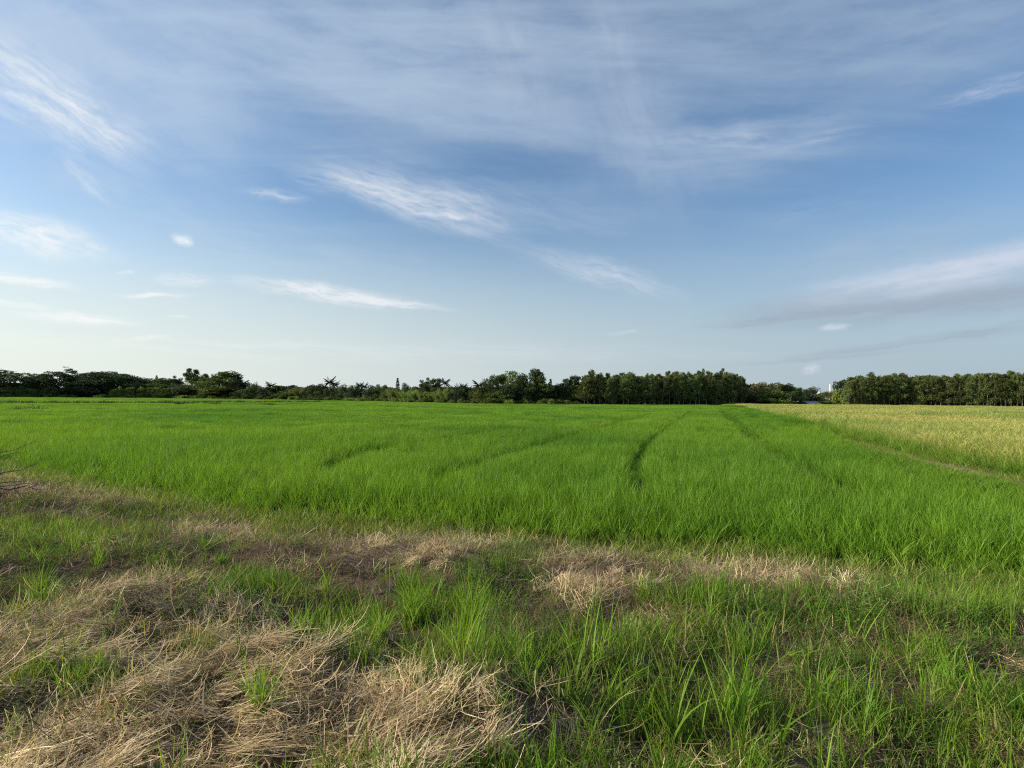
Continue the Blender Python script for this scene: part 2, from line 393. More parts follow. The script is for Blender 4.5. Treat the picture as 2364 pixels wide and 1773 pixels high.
# worn dirt path lying on the bund
py_ = np.concatenate([np.arange(6, 60, .25), np.arange(60, 170, 2.)])
vv = []
for k, w in enumerate((-.42, -.2, 0, .2, .42)):
    xx = path_x(py_) + w * (1 + .5 * (fbm(py_, py_ * 0 + k, .9, 3) - .5)) + .25
    vv.append(np.stack([xx, py_, height(xx, py_) + .02], -1))
vv = np.stack(vv, 1); n_ = len(py_); idx = np.arange(n_ * 5).reshape(n_, 5)
FQ = np.stack([idx[:-1, :-1], idx[:-1, 1:], idx[1:, 1:], idx[1:, :-1]], -1).reshape(-1, 4)
b = MB_('path_soil'); n1 = b.noise(8, 5, .7)
M_path = b.out(b.mix(b.mr(n1, .3, .7), (.17, .125, .085), (.34, .27, .19)), .95, .05, bump=(n1, .8, .03))
tag(link('path', mesh_np('path', vv.reshape(-1, 3), FQ, smooth=True), M_path), 'narrow bare dirt path between green rice and ripe field', 'path', kind='structure')

# ------------------------------------------------------------------ blade builder
def blades(root, az_, lean, bend, length, width, seg=4, br=None, twist=.6, rs=rng, zmin=None, taper=.9):
    """strips: root (n,3), heading az_, initial lean from vertical, extra bend along the blade"""
    n = len(root); t = np.linspace(0, 1, seg + 1)
    ds = (length / seg)[:, None]
    ang = lean[:, None] + bend[:, None] * (t[:-1] + t[1:]) / 2 * 1.2
    dr = np.sin(ang) * ds; dz = np.cos(ang) * ds
    r_ = np.concatenate([np.zeros((n, 1)), np.cumsum(dr, 1)], 1); z_ = np.concatenate([np.zeros((n, 1)), np.cumsum(dz, 1)], 1)
    side_w = rs.normal(0, .12, (n, 1)) * length[:, None] * t ** 2
    cx_, sx_ = np.cos(az_)[:, None], np.sin(az_)[:, None]
    X = root[:, 0:1] + r_ * cx_ - side_w * sx_; Y = root[:, 1:2] + r_ * sx_ + side_w * cx_
    Z = root[:, 2:3] + z_
    if zmin is not None: Z = np.maximum(Z, zmin[:, None] + .004)
    ta = az_ + np.pi / 2 + rs.normal(0, twist, n)
    prof = np.where(t < .25, .6 + 1.6 * t, 1.0) * (1 - np.clip((t - .25) / .75, 0, 1) ** 1.6 * taper)
    W = width[:, None] * prof[None] / 2
    ox, oy = np.cos(ta)[:, None] * W, np.sin(ta)[:, None] * W
    A = np.stack([X - ox, Y - oy, Z], -1); B = np.stack([X + ox, Y + oy, Z], -1)
    V = np.stack([A, B], 2).reshape(n, -1, 3)
    k = np.arange(seg) * 2
    fq = np.stack([k, k + 1, k + 3, k + 2], -1)
    FQ = (fq[None] + (np.arange(n) * (seg + 1) * 2)[:, None, None]).reshape(-1, 4)
    if br is None: br = rs.random(n)
    bt = np.repeat(np.broadcast_to(t, (n, seg + 1)).reshape(-1), 2); brr = np.repeat(br, (seg + 1) * 2)
    return V.reshape(-1, 3), FQ, bt, brr
def join(parts):
    V = []; Fq = []; T = []; B = []; o = 0
    for v, f, t, r_ in parts: V.append(v); Fq.append(f + o); T.append(t); B.append(r_); o += len(v)
    return np.concatenate(V), np.concatenate(Fq), np.concatenate(T), np.concatenate(B)
def blade_mesh(name, parts, mat):
    V, Fq, T, B = join(parts); me = mesh_np(name, V, Fq, attrs={'bt': T, 'br': B}, smooth=True); me.materials.append(mat); return me
def disc(n, r, rs=rng):
    a = rs.random(n) * 2 * np.pi; q = np.sqrt(rs.random(n)) * r
    return np.stack([np.cos(a) * q, np.sin(a) * q, np.zeros(n)], -1)
def U(n, a, b_): return a + (b_ - a) * rng.random(n)

def coll(name, meshes):
    c_ = bpy.data.collections.new(name)
    for i, me in enumerate(meshes):
        o = bpy.data.objects.new('%s_%02d' % (name, i), me); c_.objects.link(o)
    return c_
def scatter(name, P, rotz, scl, idx_, collection, tilt=None, label=None, cat=None):
    n = len(P)
    me = bpy.data.meshes.new(name); me.vertices.add(n); me.vertices.foreach_set('co', np.asarray(P, np.float32).ravel())
    rot = np.zeros((n, 3)); rot[:, 2] = rotz
    if tilt is not None: rot[:, :2] = tilt
    scl = np.asarray(scl, float)
    if scl.ndim == 1: scl = np.repeat(scl[:, None], 3, 1)
    for k, a, ty, key in (('rot', rot, 'FLOAT_VECTOR', 'vector'), ('scl', scl, 'FLOAT_VECTOR', 'vector'), ('idx', idx_, 'INT', 'value')):
        at = me.attributes.new(k, ty, 'POINT'); at.data.foreach_set(key, np.asarray(a, np.int32 if ty == 'INT' else np.float32).ravel())
    o = link(name, me)
    ng = bpy.data.node_groups.new(name + '_nodes', 'GeometryNodeTree')
    ng.interface.new_socket('Geometry', in_out='INPUT', socket_type='NodeSocketGeometry')
    ng.interface.new_socket('Geometry', in_out='OUTPUT', socket_type='NodeSocketGeometry')
    gi = ng.nodes.new('NodeGroupInput'); go = ng.nodes.new('NodeGroupOutput')
    ip = ng.nodes.new('GeometryNodeInstanceOnPoints'); ci = ng.nodes.new('GeometryNodeCollectionInfo')
    ci.inputs['Collection'].default_value = collection; ci.inputs['Separate Children'].default_value = True; ci.inputs['Reset Children'].default_value = True
    ip.inputs['Pick Instance'].default_value = True
    def na(k, ty):
        q = ng.nodes.new('GeometryNodeInputNamedAttribute'); q.data_type = ty; q.inputs[0].default_value = k; return q.outputs[0]
    e2r = ng.nodes.new('FunctionNodeEulerToRotation')
    lk = ng.links.new
    lk(gi.outputs[0], ip.inputs['Points']); lk(ci.outputs[0], ip.inputs['Instance'])
    lk(na('idx', 'INT'), ip.inputs['Instance Index']); lk(na('rot', 'FLOAT_VECTOR'), e2r.inputs[0]); lk(e2r.outputs[0], ip.inputs['Rotation'])
    lk(na('scl', 'FLOAT_VECTOR'), ip.inputs['Scale']); lk(ip.outputs[0], go.inputs[0])
    md = o.modifiers.new('scatter', 'NODES'); md.node_group = ng
    tag(o, label, cat, kind='stuff')
    return o

# ------------------------------------------------------------------ rice field
def rice_tuft(n, r, hmin, hmax, w=.008, seg=4):
    root = disc(n, r)
    return blades(root, U(n, 0, 6.283), np.abs(rng.normal(.0, .11, n)), np.abs(rng.normal(.28, .3, n)), U(n, hmin, hmax), U(n, w * .7, w * 1.3), seg, twist=1.4)
RT = coll('rice_tuft', [blade_mesh('rice_tuft', [rice_tuft(22, .05, .28, .60, .0095)], M_rice) for _ in range(10)])
def rice_patch(size, cnt, w):
    root = np.stack([U(cnt, -size / 2, size / 2), U(cnt, -size / 2, size / 2), np.zeros(cnt)], -1)
    hh = .42 + .22 * rng.random(cnt)
    return blades(root, U(cnt, 0, 6.283), np.abs(rng.normal(.0, .15, cnt)), np.abs(rng.normal(.35, .4, cnt)), hh, U(cnt, w * .7, w * 1.3), 3, twist=1.2)
RP1 = coll('rice_patch', [blade_mesh('rice_patch', [rice_patch(1.1, 1150, .017)], M_rice) for _ in range(8)])
RP2 = coll('rice_wide_patch', [blade_mesh('rice_wide_patch', [rice_patch(2.3, 2600, .026)], M_rice) for _ in range(6)])

# machine wheel tracks through the rice, as ground polylines
def at_top(u, v, h=1.45):
    d = ray(u, v); t = h / -d[2]; return d[0] * t, d[1] * t
tracks_px = [
    ([(1490, 1105), (1462, 1065), (1470, 1035), (1500, 1003), (1560, 966), (1590, 948)], .2, .75),
    ([(1000, 1078), (1120, 1038), (1240, 1012), (1370, 983), (1440, 966), (1500, 953)], .28, .75),
    ([(745, 1062), (775, 1040), (860, 1018), (1000, 1004), (1120, 990)], .30, .72),
    ([(2000, 1112), (1925, 1085), (1860, 1058), (1731, 994), (1690, 963), (1667, 946)], .36, .85),
    ([(600, 1010), (780, 992), (950, 978)], .3, .5),
]
TR = []
for pts, w, a_ in tracks_px:
    q = np.array([at_top(*p) for p in pts])
    for _ in range(3):                                              # corner cutting
        q = np.concatenate([q[:1], np.stack([.75 * q[:-1] + .25 * q[1:], .25 * q[:-1] + .75 * q[1:]], 1).reshape(-1, 2), q[-1:]])
    TR.append((q, w, a_))
def seg_dist(x, y, q):
    best = np.full(x.shape, 1e9)
    for (ax, ay), (bx, by) in zip(q[:-1], q[1:]):
        dx, dy = bx - ax, by - ay; t = np.clip(((x - ax) * dx + (y - ay) * dy) / (dx * dx + dy * dy + 1e-9), 0, 1)
        best = np.minimum(best, np.hypot(x - ax - t * dx, y - ay - t * dy))
    return best
def track_keep(x, y):
    k = np.ones_like(x)
    for q, w, a_ in TR:
        d = seg_dist(x, y, q); ww = w * (.75 + y * .012)
        k = np.minimum(k, 1 - a_ * (1 - sstep(d, ww * .6, ww * 1.5)))
    return k
def jgrid(x0, x1, y0, y1, st):
    X, Y = np.meshgrid(np.arange(x0, x1, st), np.arange(y0, y1, st))
    X = X + (rng.random(X.shape) - .5) * st; Y = Y + (rng.random(X.shape) - .5) * st
    return X.ravel(), Y.ravel()
BUNDS = [  # low dark bunds crossing the far field: (u, v) at rice-top height
    [(-200, 929.5), (0, 930.3), (250, 930.3), (400, 929.7)], [(400, 930.5), (560, 929), (740, 928)], [(30, 945.5), (100, 945.5)], [(408, 932.5), (450, 931.5)],
    [(465, 932.7), (515, 932.7)], [(600, 934), (640, 934.5)]]
BU = [np.array([at_top(*p) for p in q]) for q in BUNDS]
def far_y(x, y):
    """distance of the tree line along each bearing"""
    u = CX + F * x / np.maximum(y, 1)
    return np.interp(u, [-800, 0, 400, 780, 950, 1100, 1400, 1750, 2100, 2364, 3000], [230, 235, 255, 205, 165, 143, 149, 158, 158, 146, 120])
def rice_h(x, y):
    h = .74 + .52 * fbm(x, y, .20, 4, 5.) + .25 * (fbm(x, y, .9, 2, 2.) - .5)
    return h
def rice_area(x, y):
    m = (y > edge_y(x) + .1) & (np.abs(np.arctan2(x, y)) < R(52)) & (x < path_x(y) - .15) & (y < far_y(x, y) - 1)
    return m
x, y = jgrid(-45, 22, 3, 30, .125)
m = rice_area(x, y) & (y > edge_y(x)) & (y < 30)
x, y = x[m], y[m]
k = track_keep(x, y); s = y - edge_y(x)
thin = sstep(s, -.1, 1.0) * .75 + .25
patchy = sstep(fbm(x, y, 1.6, 3, 1.), .25, .5)
m = rng.random(len(x)) < thin * (.45 + .55 * patchy) * np.where(k < .6, .35, 1); x, y, k, s = x[m], y[m], k[m], s[m]
pm = 1 - .72 * (1 - sstep(path_x(y) - x, .2, 2.6)) * (1 - sstep(y, 20, 28))
hs = rice_h(x, y) * (.5 + .5 * sstep(s, 0, 1.6)) * (.35 + .65 * k) * pm * U(len(x), .82, 1.15)
near_rice = (x, y, hs)
P = np.stack([x, y, height(x, y)], -1)
wd = U(len(x), .9, 1.25)
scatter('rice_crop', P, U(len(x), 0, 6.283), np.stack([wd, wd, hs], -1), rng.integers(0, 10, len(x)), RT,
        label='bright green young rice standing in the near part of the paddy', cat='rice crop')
print('rice tufts', len(x))
x, y = jgrid(-20, 40, 29.4, 100, .19)
dtr = np.min([seg_dist(x, y, q[0]) for q in TR], axis=0)
m = rice_area(x, y) & (y > 29.5) & (dtr < 1.7); x, y = x[m], y[m]; k = track_keep(x, y)
m = rng.random(len(x)) < np.where(k < .6, .5, 1); x, y, k = x[m], y[m], k[m]
hs = rice_h(x, y) * (.3 + .7 * k) * U(len(x), .85, 1.12); wd = U(len(x), 1.6, 2.1)
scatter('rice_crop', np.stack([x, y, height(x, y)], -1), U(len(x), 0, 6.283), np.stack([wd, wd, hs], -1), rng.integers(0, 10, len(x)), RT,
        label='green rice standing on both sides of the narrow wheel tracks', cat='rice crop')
print('track rice', len(x))
x, y = jgrid(-130, 50, 29.4, 90, .95)
m = rice_area(x, y) & (y > 29.5)
x, y = x[m], y[m]; dtr = np.min([seg_dist(x, y, q[0]) for q in TR], axis=0); x, y = x[dtr > 1.35], y[dtr > 1.35]; k = np.ones_like(x)
hs = rice_h(x, y) * (.25 + .75 * k) * U(len(x), .93, 1.07)
wd = U(len(x), .95, 1.05)
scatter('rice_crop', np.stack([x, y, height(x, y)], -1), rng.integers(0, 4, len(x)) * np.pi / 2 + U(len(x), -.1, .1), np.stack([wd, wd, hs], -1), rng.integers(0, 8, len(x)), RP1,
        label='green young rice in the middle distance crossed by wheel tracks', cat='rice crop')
x, y = jgrid(-330, 70, 89.5, 262, 1.75)
m = rice_area(x, y)
x, y = x[m], y[m]; k = track_keep(x, y)
hs = rice_h(x, y) * (.25 + .75 * k) * U(len(x), .93, 1.07)
wd = U(len(x), .95, 1.05)
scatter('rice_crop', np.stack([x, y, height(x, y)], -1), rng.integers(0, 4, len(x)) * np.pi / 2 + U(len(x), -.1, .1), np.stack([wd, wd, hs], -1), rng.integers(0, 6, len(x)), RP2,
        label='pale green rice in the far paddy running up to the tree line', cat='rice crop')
print('far rice', len(x))

# ------------------------------------------------------------------ ripe field on the right
def grain_patch(size, cnt, w, hmin=.75, hmax=1.05):
    root = np.stack([U(cnt, -size / 2, size / 2), U(cnt, -size / 2, size / 2), np.zeros(cnt)], -1)
    p1 = blades(root, U(cnt, 0, 6.283), np.abs(rng.normal(0, .12, cnt)), np.abs(rng.normal(.4, .4, cnt)), U(cnt, hmin * .85, hmax * .95), U(cnt, w * .7, w * 1.3), 4, twist=1.2)
    c2 = cnt // 3; root2 = np.stack([U(c2, -size / 2, size / 2), U(c2, -size / 2, size / 2), U(c2, hmin * .78, hmax * .82)], -1)
    p2 = blades(root2, U(c2, 0, 6.283), U(c2, .1, .5), U(c2, .5, 1.6), U(c2, .14, .24), U(c2, w * 1.2, w * 2), 3, br=U(c2, .6, 1.), twist=1.2, taper=.5)
    v, f, t, r_ = p2; t = .7 + .3 * t
    return [p1, (v, f, t, r_)]
GP1 = coll('grain_tuft', [blade_mesh('grain_tuft', grain_patch(.26, 36, .008), M_grain) for _ in range(8)])
GP2 = coll('grain_patch', [blade_mesh('grain_patch', grain_patch(1.3, 950, .015), M_grain) for _ in range(6)])
def grain_area(x, y): return (x > path_x(y) + 1.55) & (np.abs(np.arctan2(x, y)) < R(56)) & (y < far_y(x, y) - 1)
x, y = jgrid(12, 55, 8, 36, .2); m = grain_area(x, y); x, y = x[m], y[m]
hs = (.82 + .36 * fbm(x, y, .3, 4, 9.)) * U(len(x), .85, 1.1)
scatter('grain_crop', np.stack([x, y, height(x, y)], -1), U(len(x), 0, 6.283), np.stack([hs * 0 + 1, hs * 0 + 1, hs], -1), rng.integers(0, 8, len(x)), GP1,
        label='tan ripening rice with green stems right of the dirt path', cat='rice crop')
print('grain', len(x))
x, y = jgrid(20, 240, 35.5, 160, 1.1); m = grain_area(x, y); x, y = x[m], y[m]
hs = (.82 + .36 * fbm(x, y, .3, 4, 9.)) * U(len(x), .92, 1.06)
scatter('grain_crop', np.stack([x, y, height(x, y)], -1), U(len(x), 0, 6.283), np.stack([hs * 0 + 1, hs * 0 + 1, hs], -1), rng.integers(0, 6, len(x)), GP2,
        label='pale tan ripe rice stretching to the plantation on the right', cat='rice crop')
# tall green margin along the path
def margin_tuft(n):
    root = disc(n, .12)
    return blades(root, U(n, 0, 6.283), np.abs(rng.normal(0, .18, n)), np.abs(rng.normal(.6, .4, n)), U(n, .5, 1.0), U(n, .007, .014), 4, twist=1.2)
MT = coll('margin_tuft', [blade_mesh('margin_tuft', [margin_tuft(30)], M_grass) for _ in range(8)])
x, y = jgrid(10, 60, 6, 130, .3)
o_ = x - path_x(y) - .55
m = (o_ > 0) & (o_ < 8) & (rng.random(len(x)) < np.where(o_ < 3.2, 1, .5 * (1 - (o_ - 3.2) / 5)) * np.where(y > 40, .5, 1)); x, y, o_ = x[m], y[m], o_[m]
hs = (.45 + .6 * sstep(o_, 0, 1.2)) * (.75 + .5 * fbm(x, y, .6, 3, 4.)) * U(len(x), .85, 1.15)
scatter('margin_grass', np.stack([x, y, height(x, y)], -1), U(len(x), 0, 6.283), np.stack([hs * 0 + 1, hs * 0 + 1, hs], -1), rng.integers(0, 8, len(x)), MT,
        label='tall green grass fringe between the dirt path and the ripe rice', cat='grass')

# weedy bunds crossing the far rice
M_bund = blade_mat('bund_weeds', (.05, .07, .02), (.055, .10, .022), (.08, .12, .03), .5, (.05, .085, .02), .3, .2)
BT = coll('bund_tuft', [blade_mesh('bund_tuft', [blades(disc(60, .4), U(60, 0, 6.283), np.abs(rng.normal(.1, .3, 60)), np.abs(rng.normal(.6, .4, 60)), U(60, .4, 1.0), U(60, .05, .09), 3, twist=1.2)], M_bund) for _ in range(5)])
bx, by, bs = [], [], []
for q, hb in zip(BU, (.98, .95, .9, .85, .85, .85)):
    for (ax, ay), (cx2, cy2) in zip(q[:-1], q[1:]):
        n_ = max(2, int(math.hypot(cx2 - ax, cy2 - ay) / .18)); t = rng.random(n_)
        bx.append(ax + (cx2 - ax) * t + rng.normal(0, .15, n_)); by.append(ay + (cy2 - ay) * t + rng.normal(0, .25, n_)); bs.append(np.full(n_, hb) * U(n_, .75, 1.15))
bx, by, bs = map(np.concatenate, (bx, by, bs))
m = (by < far_y(bx, by) - 2); bx, by, bs = bx[m], by[m], bs[m]
scatter('bund_weeds', np.stack([bx, by, height(bx, by) + .1], -1), U(len(bx), 0, 6.283), bs, rng.integers(0, 5, len(bx)), BT,
        label='thin dark line of weeds on the low bund across the far rice', cat='weeds')

# ------------------------------------------------------------------ foreground bank: masks painted from the photograph, laid on the ground
def blobs(u, v, lst):
    t = np.zeros_like(u)
    for (cu, cv, ru, rv, a_) in lst: t = np.maximum(t, a_ * np.exp(-(((u - cu) / ru) ** 2 + ((v - cv) / rv) ** 2) ** 1.3)) if a_ > 0 else t * (1 + a_ * np.exp(-(((u - cu) / ru) ** 2 + ((v - cv) / rv) ** 2) ** 1.3))
    return t
STRAW = [(120, 1640, 330, 170, 1), (420, 1440, 190, 55, 1), (560, 1640, 330, 130, 1), (800, 1570, 130, 80, 1), (950, 1680, 200, 110, 1), (300, 1740, 500, 90, 1),
         (100, 1470, 190, 70, .9), (1120, 1740, 150, 60, .9), (800, 1760, 500, 60, 1), (330, 1380, 260, 40, .55), (1290, 1765, 150, 30, .5),
         (520, 1215, 110, 26, 1), (120, 1133, 160, 18, .75), (240, 1148, 80, 12, .8), (1030, 1262, 170, 26, .8), (1250, 1245, 120, 14, .7), (1400, 1290, 150, 36, 1), (1330, 1370, 60, 50, .8), (1440, 1340, 90, 30, .8),
         (1730, 1330, 110, 26, .95), (1850, 1350, 80, 22, .8), (2010, 1330, 90, 26, .8), (2020, 1385, 70, 18, .5), (1620, 1320, 90, 30, .7), (840, 1290, 150, 40, .55), (700, 1330, 130, 35, .45), (1880, 1540, 110, 22, .45),
         (2240, 1520, 60, 25, .5), (2300, 1340, 80, 20, .3), (330, 1180, 200, 22, .4), (1500, 1450, 60, 40, .5), (60, 1180, 90, 30, .3),
         (210, 1590, 90, 28, -.7), (590, 1610, 30, 60, -.6), (790, 1730, 30, 70, -.4), (120, 1600, 60, 40, -.5), (270, 1440, 20, 30, -.6)]
GREEN = [(620, 1400, 230, 75, 1), (820, 1460, 130, 75, .9), (760, 1385, 140, 50, .7), (980, 1400, 70, 55, 1), (1080, 1420, 60, 60, 1), (1150, 1560, 230, 90, 1), (1400, 1540, 280, 110, 1), (1500, 1680, 330, 110, 1),
         (1800, 1500, 330, 110, .8), (1900, 1700, 480, 120, 1), (2200, 1580, 260, 160, .85), (2180, 1420, 250, 70, .8), (1650, 1420, 200, 50, .8), (1350, 1650, 160, 60, .8),
         (1180, 1320, 110, 50, .8), (1480, 1385, 50, 45, .8), (110, 1270, 230, 80, .85), (330, 1210, 160, 40, .55), (230, 1310, 60, 40, .9), (510, 1285, 50, 40, .8), (90, 1390, 60, 30, .5),
         (1010, 1560, 90, 60, .8), (2250, 1320, 190, 60, .9), (2060, 1300, 100, 40, .5), (590, 1600, 26, 55, .9), (160, 1585, 110, 40, .7), (270, 1440, 26, 34, .8), (780, 1710, 26, 70, .7), (30, 1460, 40, 26, .6), (400, 1690, 60, 40, .3), (20, 1740, 40, 30, .6),
         (1240, 1480, 60, 30, .7), (700, 1265, 90, 26, .3), (880, 1255, 90, 22, .4)]
SOILD = [(280, 1345, 110, 35, .9), (930, 1470, 45, 35, 1), (995, 1480, 50, 25, .9), (860, 1390, 40, 40, .6), (1880, 1480, 70, 28, .7), (1720, 1560, 50, 30, .7), (2090, 1600, 50, 40, .7), (2270, 1590, 60, 35, .8), (1800, 1640, 40, 30, .5), (1570, 1430, 30, 26, .7), (610, 1320, 70, 26, .6), (1180, 1660, 50, 28, .4), (2150, 1510, 40, 30, .4)]
BARE = [(840, 1290, 170, 50, 1), (700, 1335, 150, 40, .9), (280, 1345, 140, 45, .9), (1080, 1265, 230, 30, .9), (1350, 1300, 200, 50, .8), (1440, 1400, 120, 50, .6), (1730, 1335, 140, 32, .9), (2000, 1345, 130, 40, .7), (480, 1230, 150, 34, .8), (130, 1150, 190, 24, .8),
        (930, 1470, 80, 50, 1), (1860, 1500, 120, 45, .8), (2100, 1600, 90, 45, .7), (2270, 1590, 70, 40, .8), (1720, 1570, 70, 40, .8), (600, 1290, 120, 30, .7), (1240, 1700, 90, 40, .5)]
def fg_points(st, ymax=30, x0=-30, x1=14):
    x, y = jgrid(x0, x1, .7, ymax, st)
    s = edge_y(x) - y
    m = (s > -1.0) & (np.abs(np.arctan2(x, y)) < R(56)); x, y, s = x[m], y[m], s[m]
    z = height(x, y); u, v = project(np.stack([x, y, z], -1))
    return x, y, z, s, u, v
def out_of_frame(u, v): return (u < -60) | (u > 2424) | (v > 1800)

def wisp_tuft(n, seg=6, comb=.45, lmin=.06, lmax=.22, w=.0046, r=.09, up=1.0):
    """combed-over dead grass: strands rise a little, arch over along +X and lie down"""
    root = disc(n, r); root[:, 2] += U(n, 0, .05)
    return blades(root, rng.normal(0, comb, n), U(n, 1.32, 1.85) * up, rng.normal(.1, .6, n), U(n, lmin, lmax), U(n, w * .6, w * 1.5), seg, twist=.9, zmin=U(n, .0, .05), taper=.6)
def mess_tuft(n, w=.0046, r=.16):
    root = disc(n, r); root[:, 2] += U(n, 0, .07)
    return blades(root, U(n, 0, 6.283), U(n, 1.1, 1.7), rng.normal(0, .7, n), U(n, .04, .20), U(n, w * .6, w * 1.4), 4, twist=1.2, zmin=U(n, 0, .03), taper=.5)
def stub_tuft(n):
    root = disc(n, .06); return blades(root, U(n, 0, 6.283), np.abs(rng.normal(.1, .3, n)), rng.normal(.3, .5, n), U(n, .05, .14), U(n, .003, .005), 4, twist=1.2, taper=.7)
SW = coll('straw_wisp', [blade_mesh('straw_wisp', [wisp_tuft(36), mess_tuft(10)], M_straw) for _ in range(8)] +
          [blade_mesh('straw_wisp', [wisp_tuft(50, 6, .25, .14, .30, .0046, .06)], M_straw) for _ in range(4)])
SM = coll('straw_mess', [blade_mesh('straw_mess', [mess_tuft(34), stub_tuft(3)], M_straw) for _ in range(6)])
TH = coll('thatch', [blade_mesh('thatch', [mess_tuft(80, .004, .2)], M_thatch) for _ in range(6)])

def flow(x, y): return R(28) + (fbm(x, y, .5, 3, 11.) - .5) * 4 + (fbm(x, y, 1.8, 2, 6.) - .5) * 3.2
x, y, z, s, u, v = fg_points(.085)
jit = (fbm(x, y, 2.2, 3, 21.) - .5)
ms = blobs(u + jit * 120, v + jit * 60, STRAW) * (1 - .9 * blobs(u, v, SOILD))
oof = out_of_frame(u, v); ms = np.where(oof, sstep(fbm(x, y, .5, 3, 31.) + .12 * (x < 1), .45, .6), ms)
patch_ = sstep(fbm(x, y, 1.5, 3, 91.), .36, .56)
ms = ms * sstep(s, .1, .8) * np.where((v < 1400) & ~oof, .22 + .78 * patch_, .6 + .4 * patch_)
keep = rng.random(len(x)) < np.clip(ms, 0, 1) ** 1.2 * (.95 - .35 * sstep(np.hypot(x, y), 5, 9))
xs, ys, zs, us, vs_, mss = x[keep], y[keep], z[keep], u[keep], v[keep], ms[keep]
near = sstep(np.hypot(xs, ys), 4, 7.5)
ridge = sstep(fbm(xs, ys, 1.6, 3, 41.), .42, .64)
zl = zs + ridge * .06 * (1 - near * .8) - .01
scl = U(len(xs), .7, 1.25) * (1 - .2 * near)
def drape(x, y, rz, j=.1):
    gx_ = (height(x + .18, y) - height(x - .18, y)) / .4; gy_ = (height(x, y + .18) - height(x, y - .18)) / .4
    a_ = gx_ * np.cos(rz) + gy_ * np.sin(rz); b_ = -gx_ * np.sin(rz) + gy_ * np.cos(rz)
    return np.stack([np.arctan(b_) + rng.normal(0, j, len(x)), -np.arctan(a_) + rng.normal(0, j, len(x))], -1)
rz_ = flow(xs, ys) + rng.normal(0, .25, len(xs)) + np.pi * (rng.random(len(xs)) < .3)
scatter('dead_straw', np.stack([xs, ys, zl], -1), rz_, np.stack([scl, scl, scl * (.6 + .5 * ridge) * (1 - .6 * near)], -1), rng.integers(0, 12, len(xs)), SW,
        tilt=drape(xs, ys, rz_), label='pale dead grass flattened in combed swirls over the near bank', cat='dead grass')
print('straw', len(xs))
keep = rng.random(len(x)) < np.clip(ms * .35 + .008, 0, 1) * sstep(s, -.3, .3)
xs, ys, zs = x[keep], y[keep], z[keep]; scl = U(len(xs), .6, 1.3)
scatter('loose_straw', np.stack([xs, ys, zs + .015], -1), U(len(xs), 0, 6.283), scl, rng.integers(0, 6, len(xs)), SM, tilt=rng.normal(0, .15, (len(xs), 2)),
        label='short broken straw scattered loosely over the bank', cat='dead grass')
keep = (rng.random(len(x)) < .22) & (s > .2)
xs, ys, zs = x[keep], y[keep], z[keep]; scl = U(len(xs), .7, 1.4)
scatter('dead_thatch', np.stack([xs, ys, zs], -1), U(len(xs), 0, 6.283), np.stack([scl, scl, scl * .6], -1), rng.integers(0, 6, len(xs)), TH, tilt=rng.normal(0, .1, (len(xs), 2)),
        label='dark brown thatch matted on the soil between the grass', cat='dead grass')

def grass_tuft(n, lmin, lmax, w, r=.07, lean=.22, bend=.7, seg=5):
    root = disc(n, r)
    return blades(root, U(n, 0, 6.283), np.abs(rng.normal(0, lean, n)), np.abs(rng.normal(bend * .7, bend * .6, n)), U(n, lmin, lmax), U(n, w * .6, w * 1.4), seg, twist=1.2)
GT = coll('grass_tuft', [blade_mesh('grass_tuft', [grass_tuft(30, .10, .30, .0052)], M_grass) for _ in range(6)] +
          [blade_mesh('grass_tuft', [grass_tuft(14, .16, .40, .007, .05, .2, .9, 6)], M_grass) for _ in range(4)] +
          [blade_mesh('grass_tuft', [grass_tuft(34, .08, .26, .0048, .09, .4, .7)], M_grass) for _ in range(4)])
mg = blobs(u + jit * 110, v + jit * 60, GREEN) * (1 - .9 * blobs(u, v, SOILD))
mg = np.where(oof, sstep(fbm(x, y, .6, 3, 51.), .38, .6) * .8, mg)
cl = sstep(fbm(x, y, 2.4, 3, 61.), .34, .58)
dens = np.clip(mg * 1.1, 0, 1) * (.22 + .78 * cl) * .98 * (1 - .7 * blobs(u + jit * 90, v + jit * 50, BARE) * (~oof))
keep = (rng.random(len(x)) < dens) & (s > .0)
xs, ys, zs, us, vs2, mgs = x[keep], y[keep], z[keep], u[keep], v[keep], mg[keep]
scl = (.55 + .55 * mgs) * U(len(xs), .65, 1.2) * np.where(vs2 < 1330, .72, 1.0)
# wind-tilted a little to the right of the view
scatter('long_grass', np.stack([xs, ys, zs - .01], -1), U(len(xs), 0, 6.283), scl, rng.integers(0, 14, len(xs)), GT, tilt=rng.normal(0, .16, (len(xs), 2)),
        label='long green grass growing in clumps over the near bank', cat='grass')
print('long grass', len(xs))
# short yellowish grass between clumps and along the edge of the rice
ST = coll('short_tuft', [blade_mesh('short_tuft', [grass_tuft(24, .05, .16, .0048, .09, .5, .9, 4)], M_short) for _ in range(8)])
edge_band = np.exp(-((s - .35) / .75) ** 2)
ms2 = np.clip(.12 + .95 * edge_band + .65 * sstep(fbm(x, y, 1.0, 3, 71.), .42, .62) * (1 - .75 * np.clip(ms, 0, 1)), 0, 1)
bare = blobs(u + jit * 90, v + jit * 50, BARE) * (~oof)
keep = (rng.random(len(x)) < ms2 * .62 * (1 - .85 * bare)) & (s > -.9)
xs, ys, zs = x[keep], y[keep], z[keep]; scl = U(len(xs), .6, 1.5) * (1 + .6 * edge_band[keep])
scatter('short_grass', np.stack([xs, ys, zs], -1), U(len(xs), 0, 6.283), scl, rng.integers(0, 8, len(xs)), ST, tilt=rng.normal(0, .15, (len(xs), 2)),
        label='short yellow green grass along the edge of the rice', cat='grass')
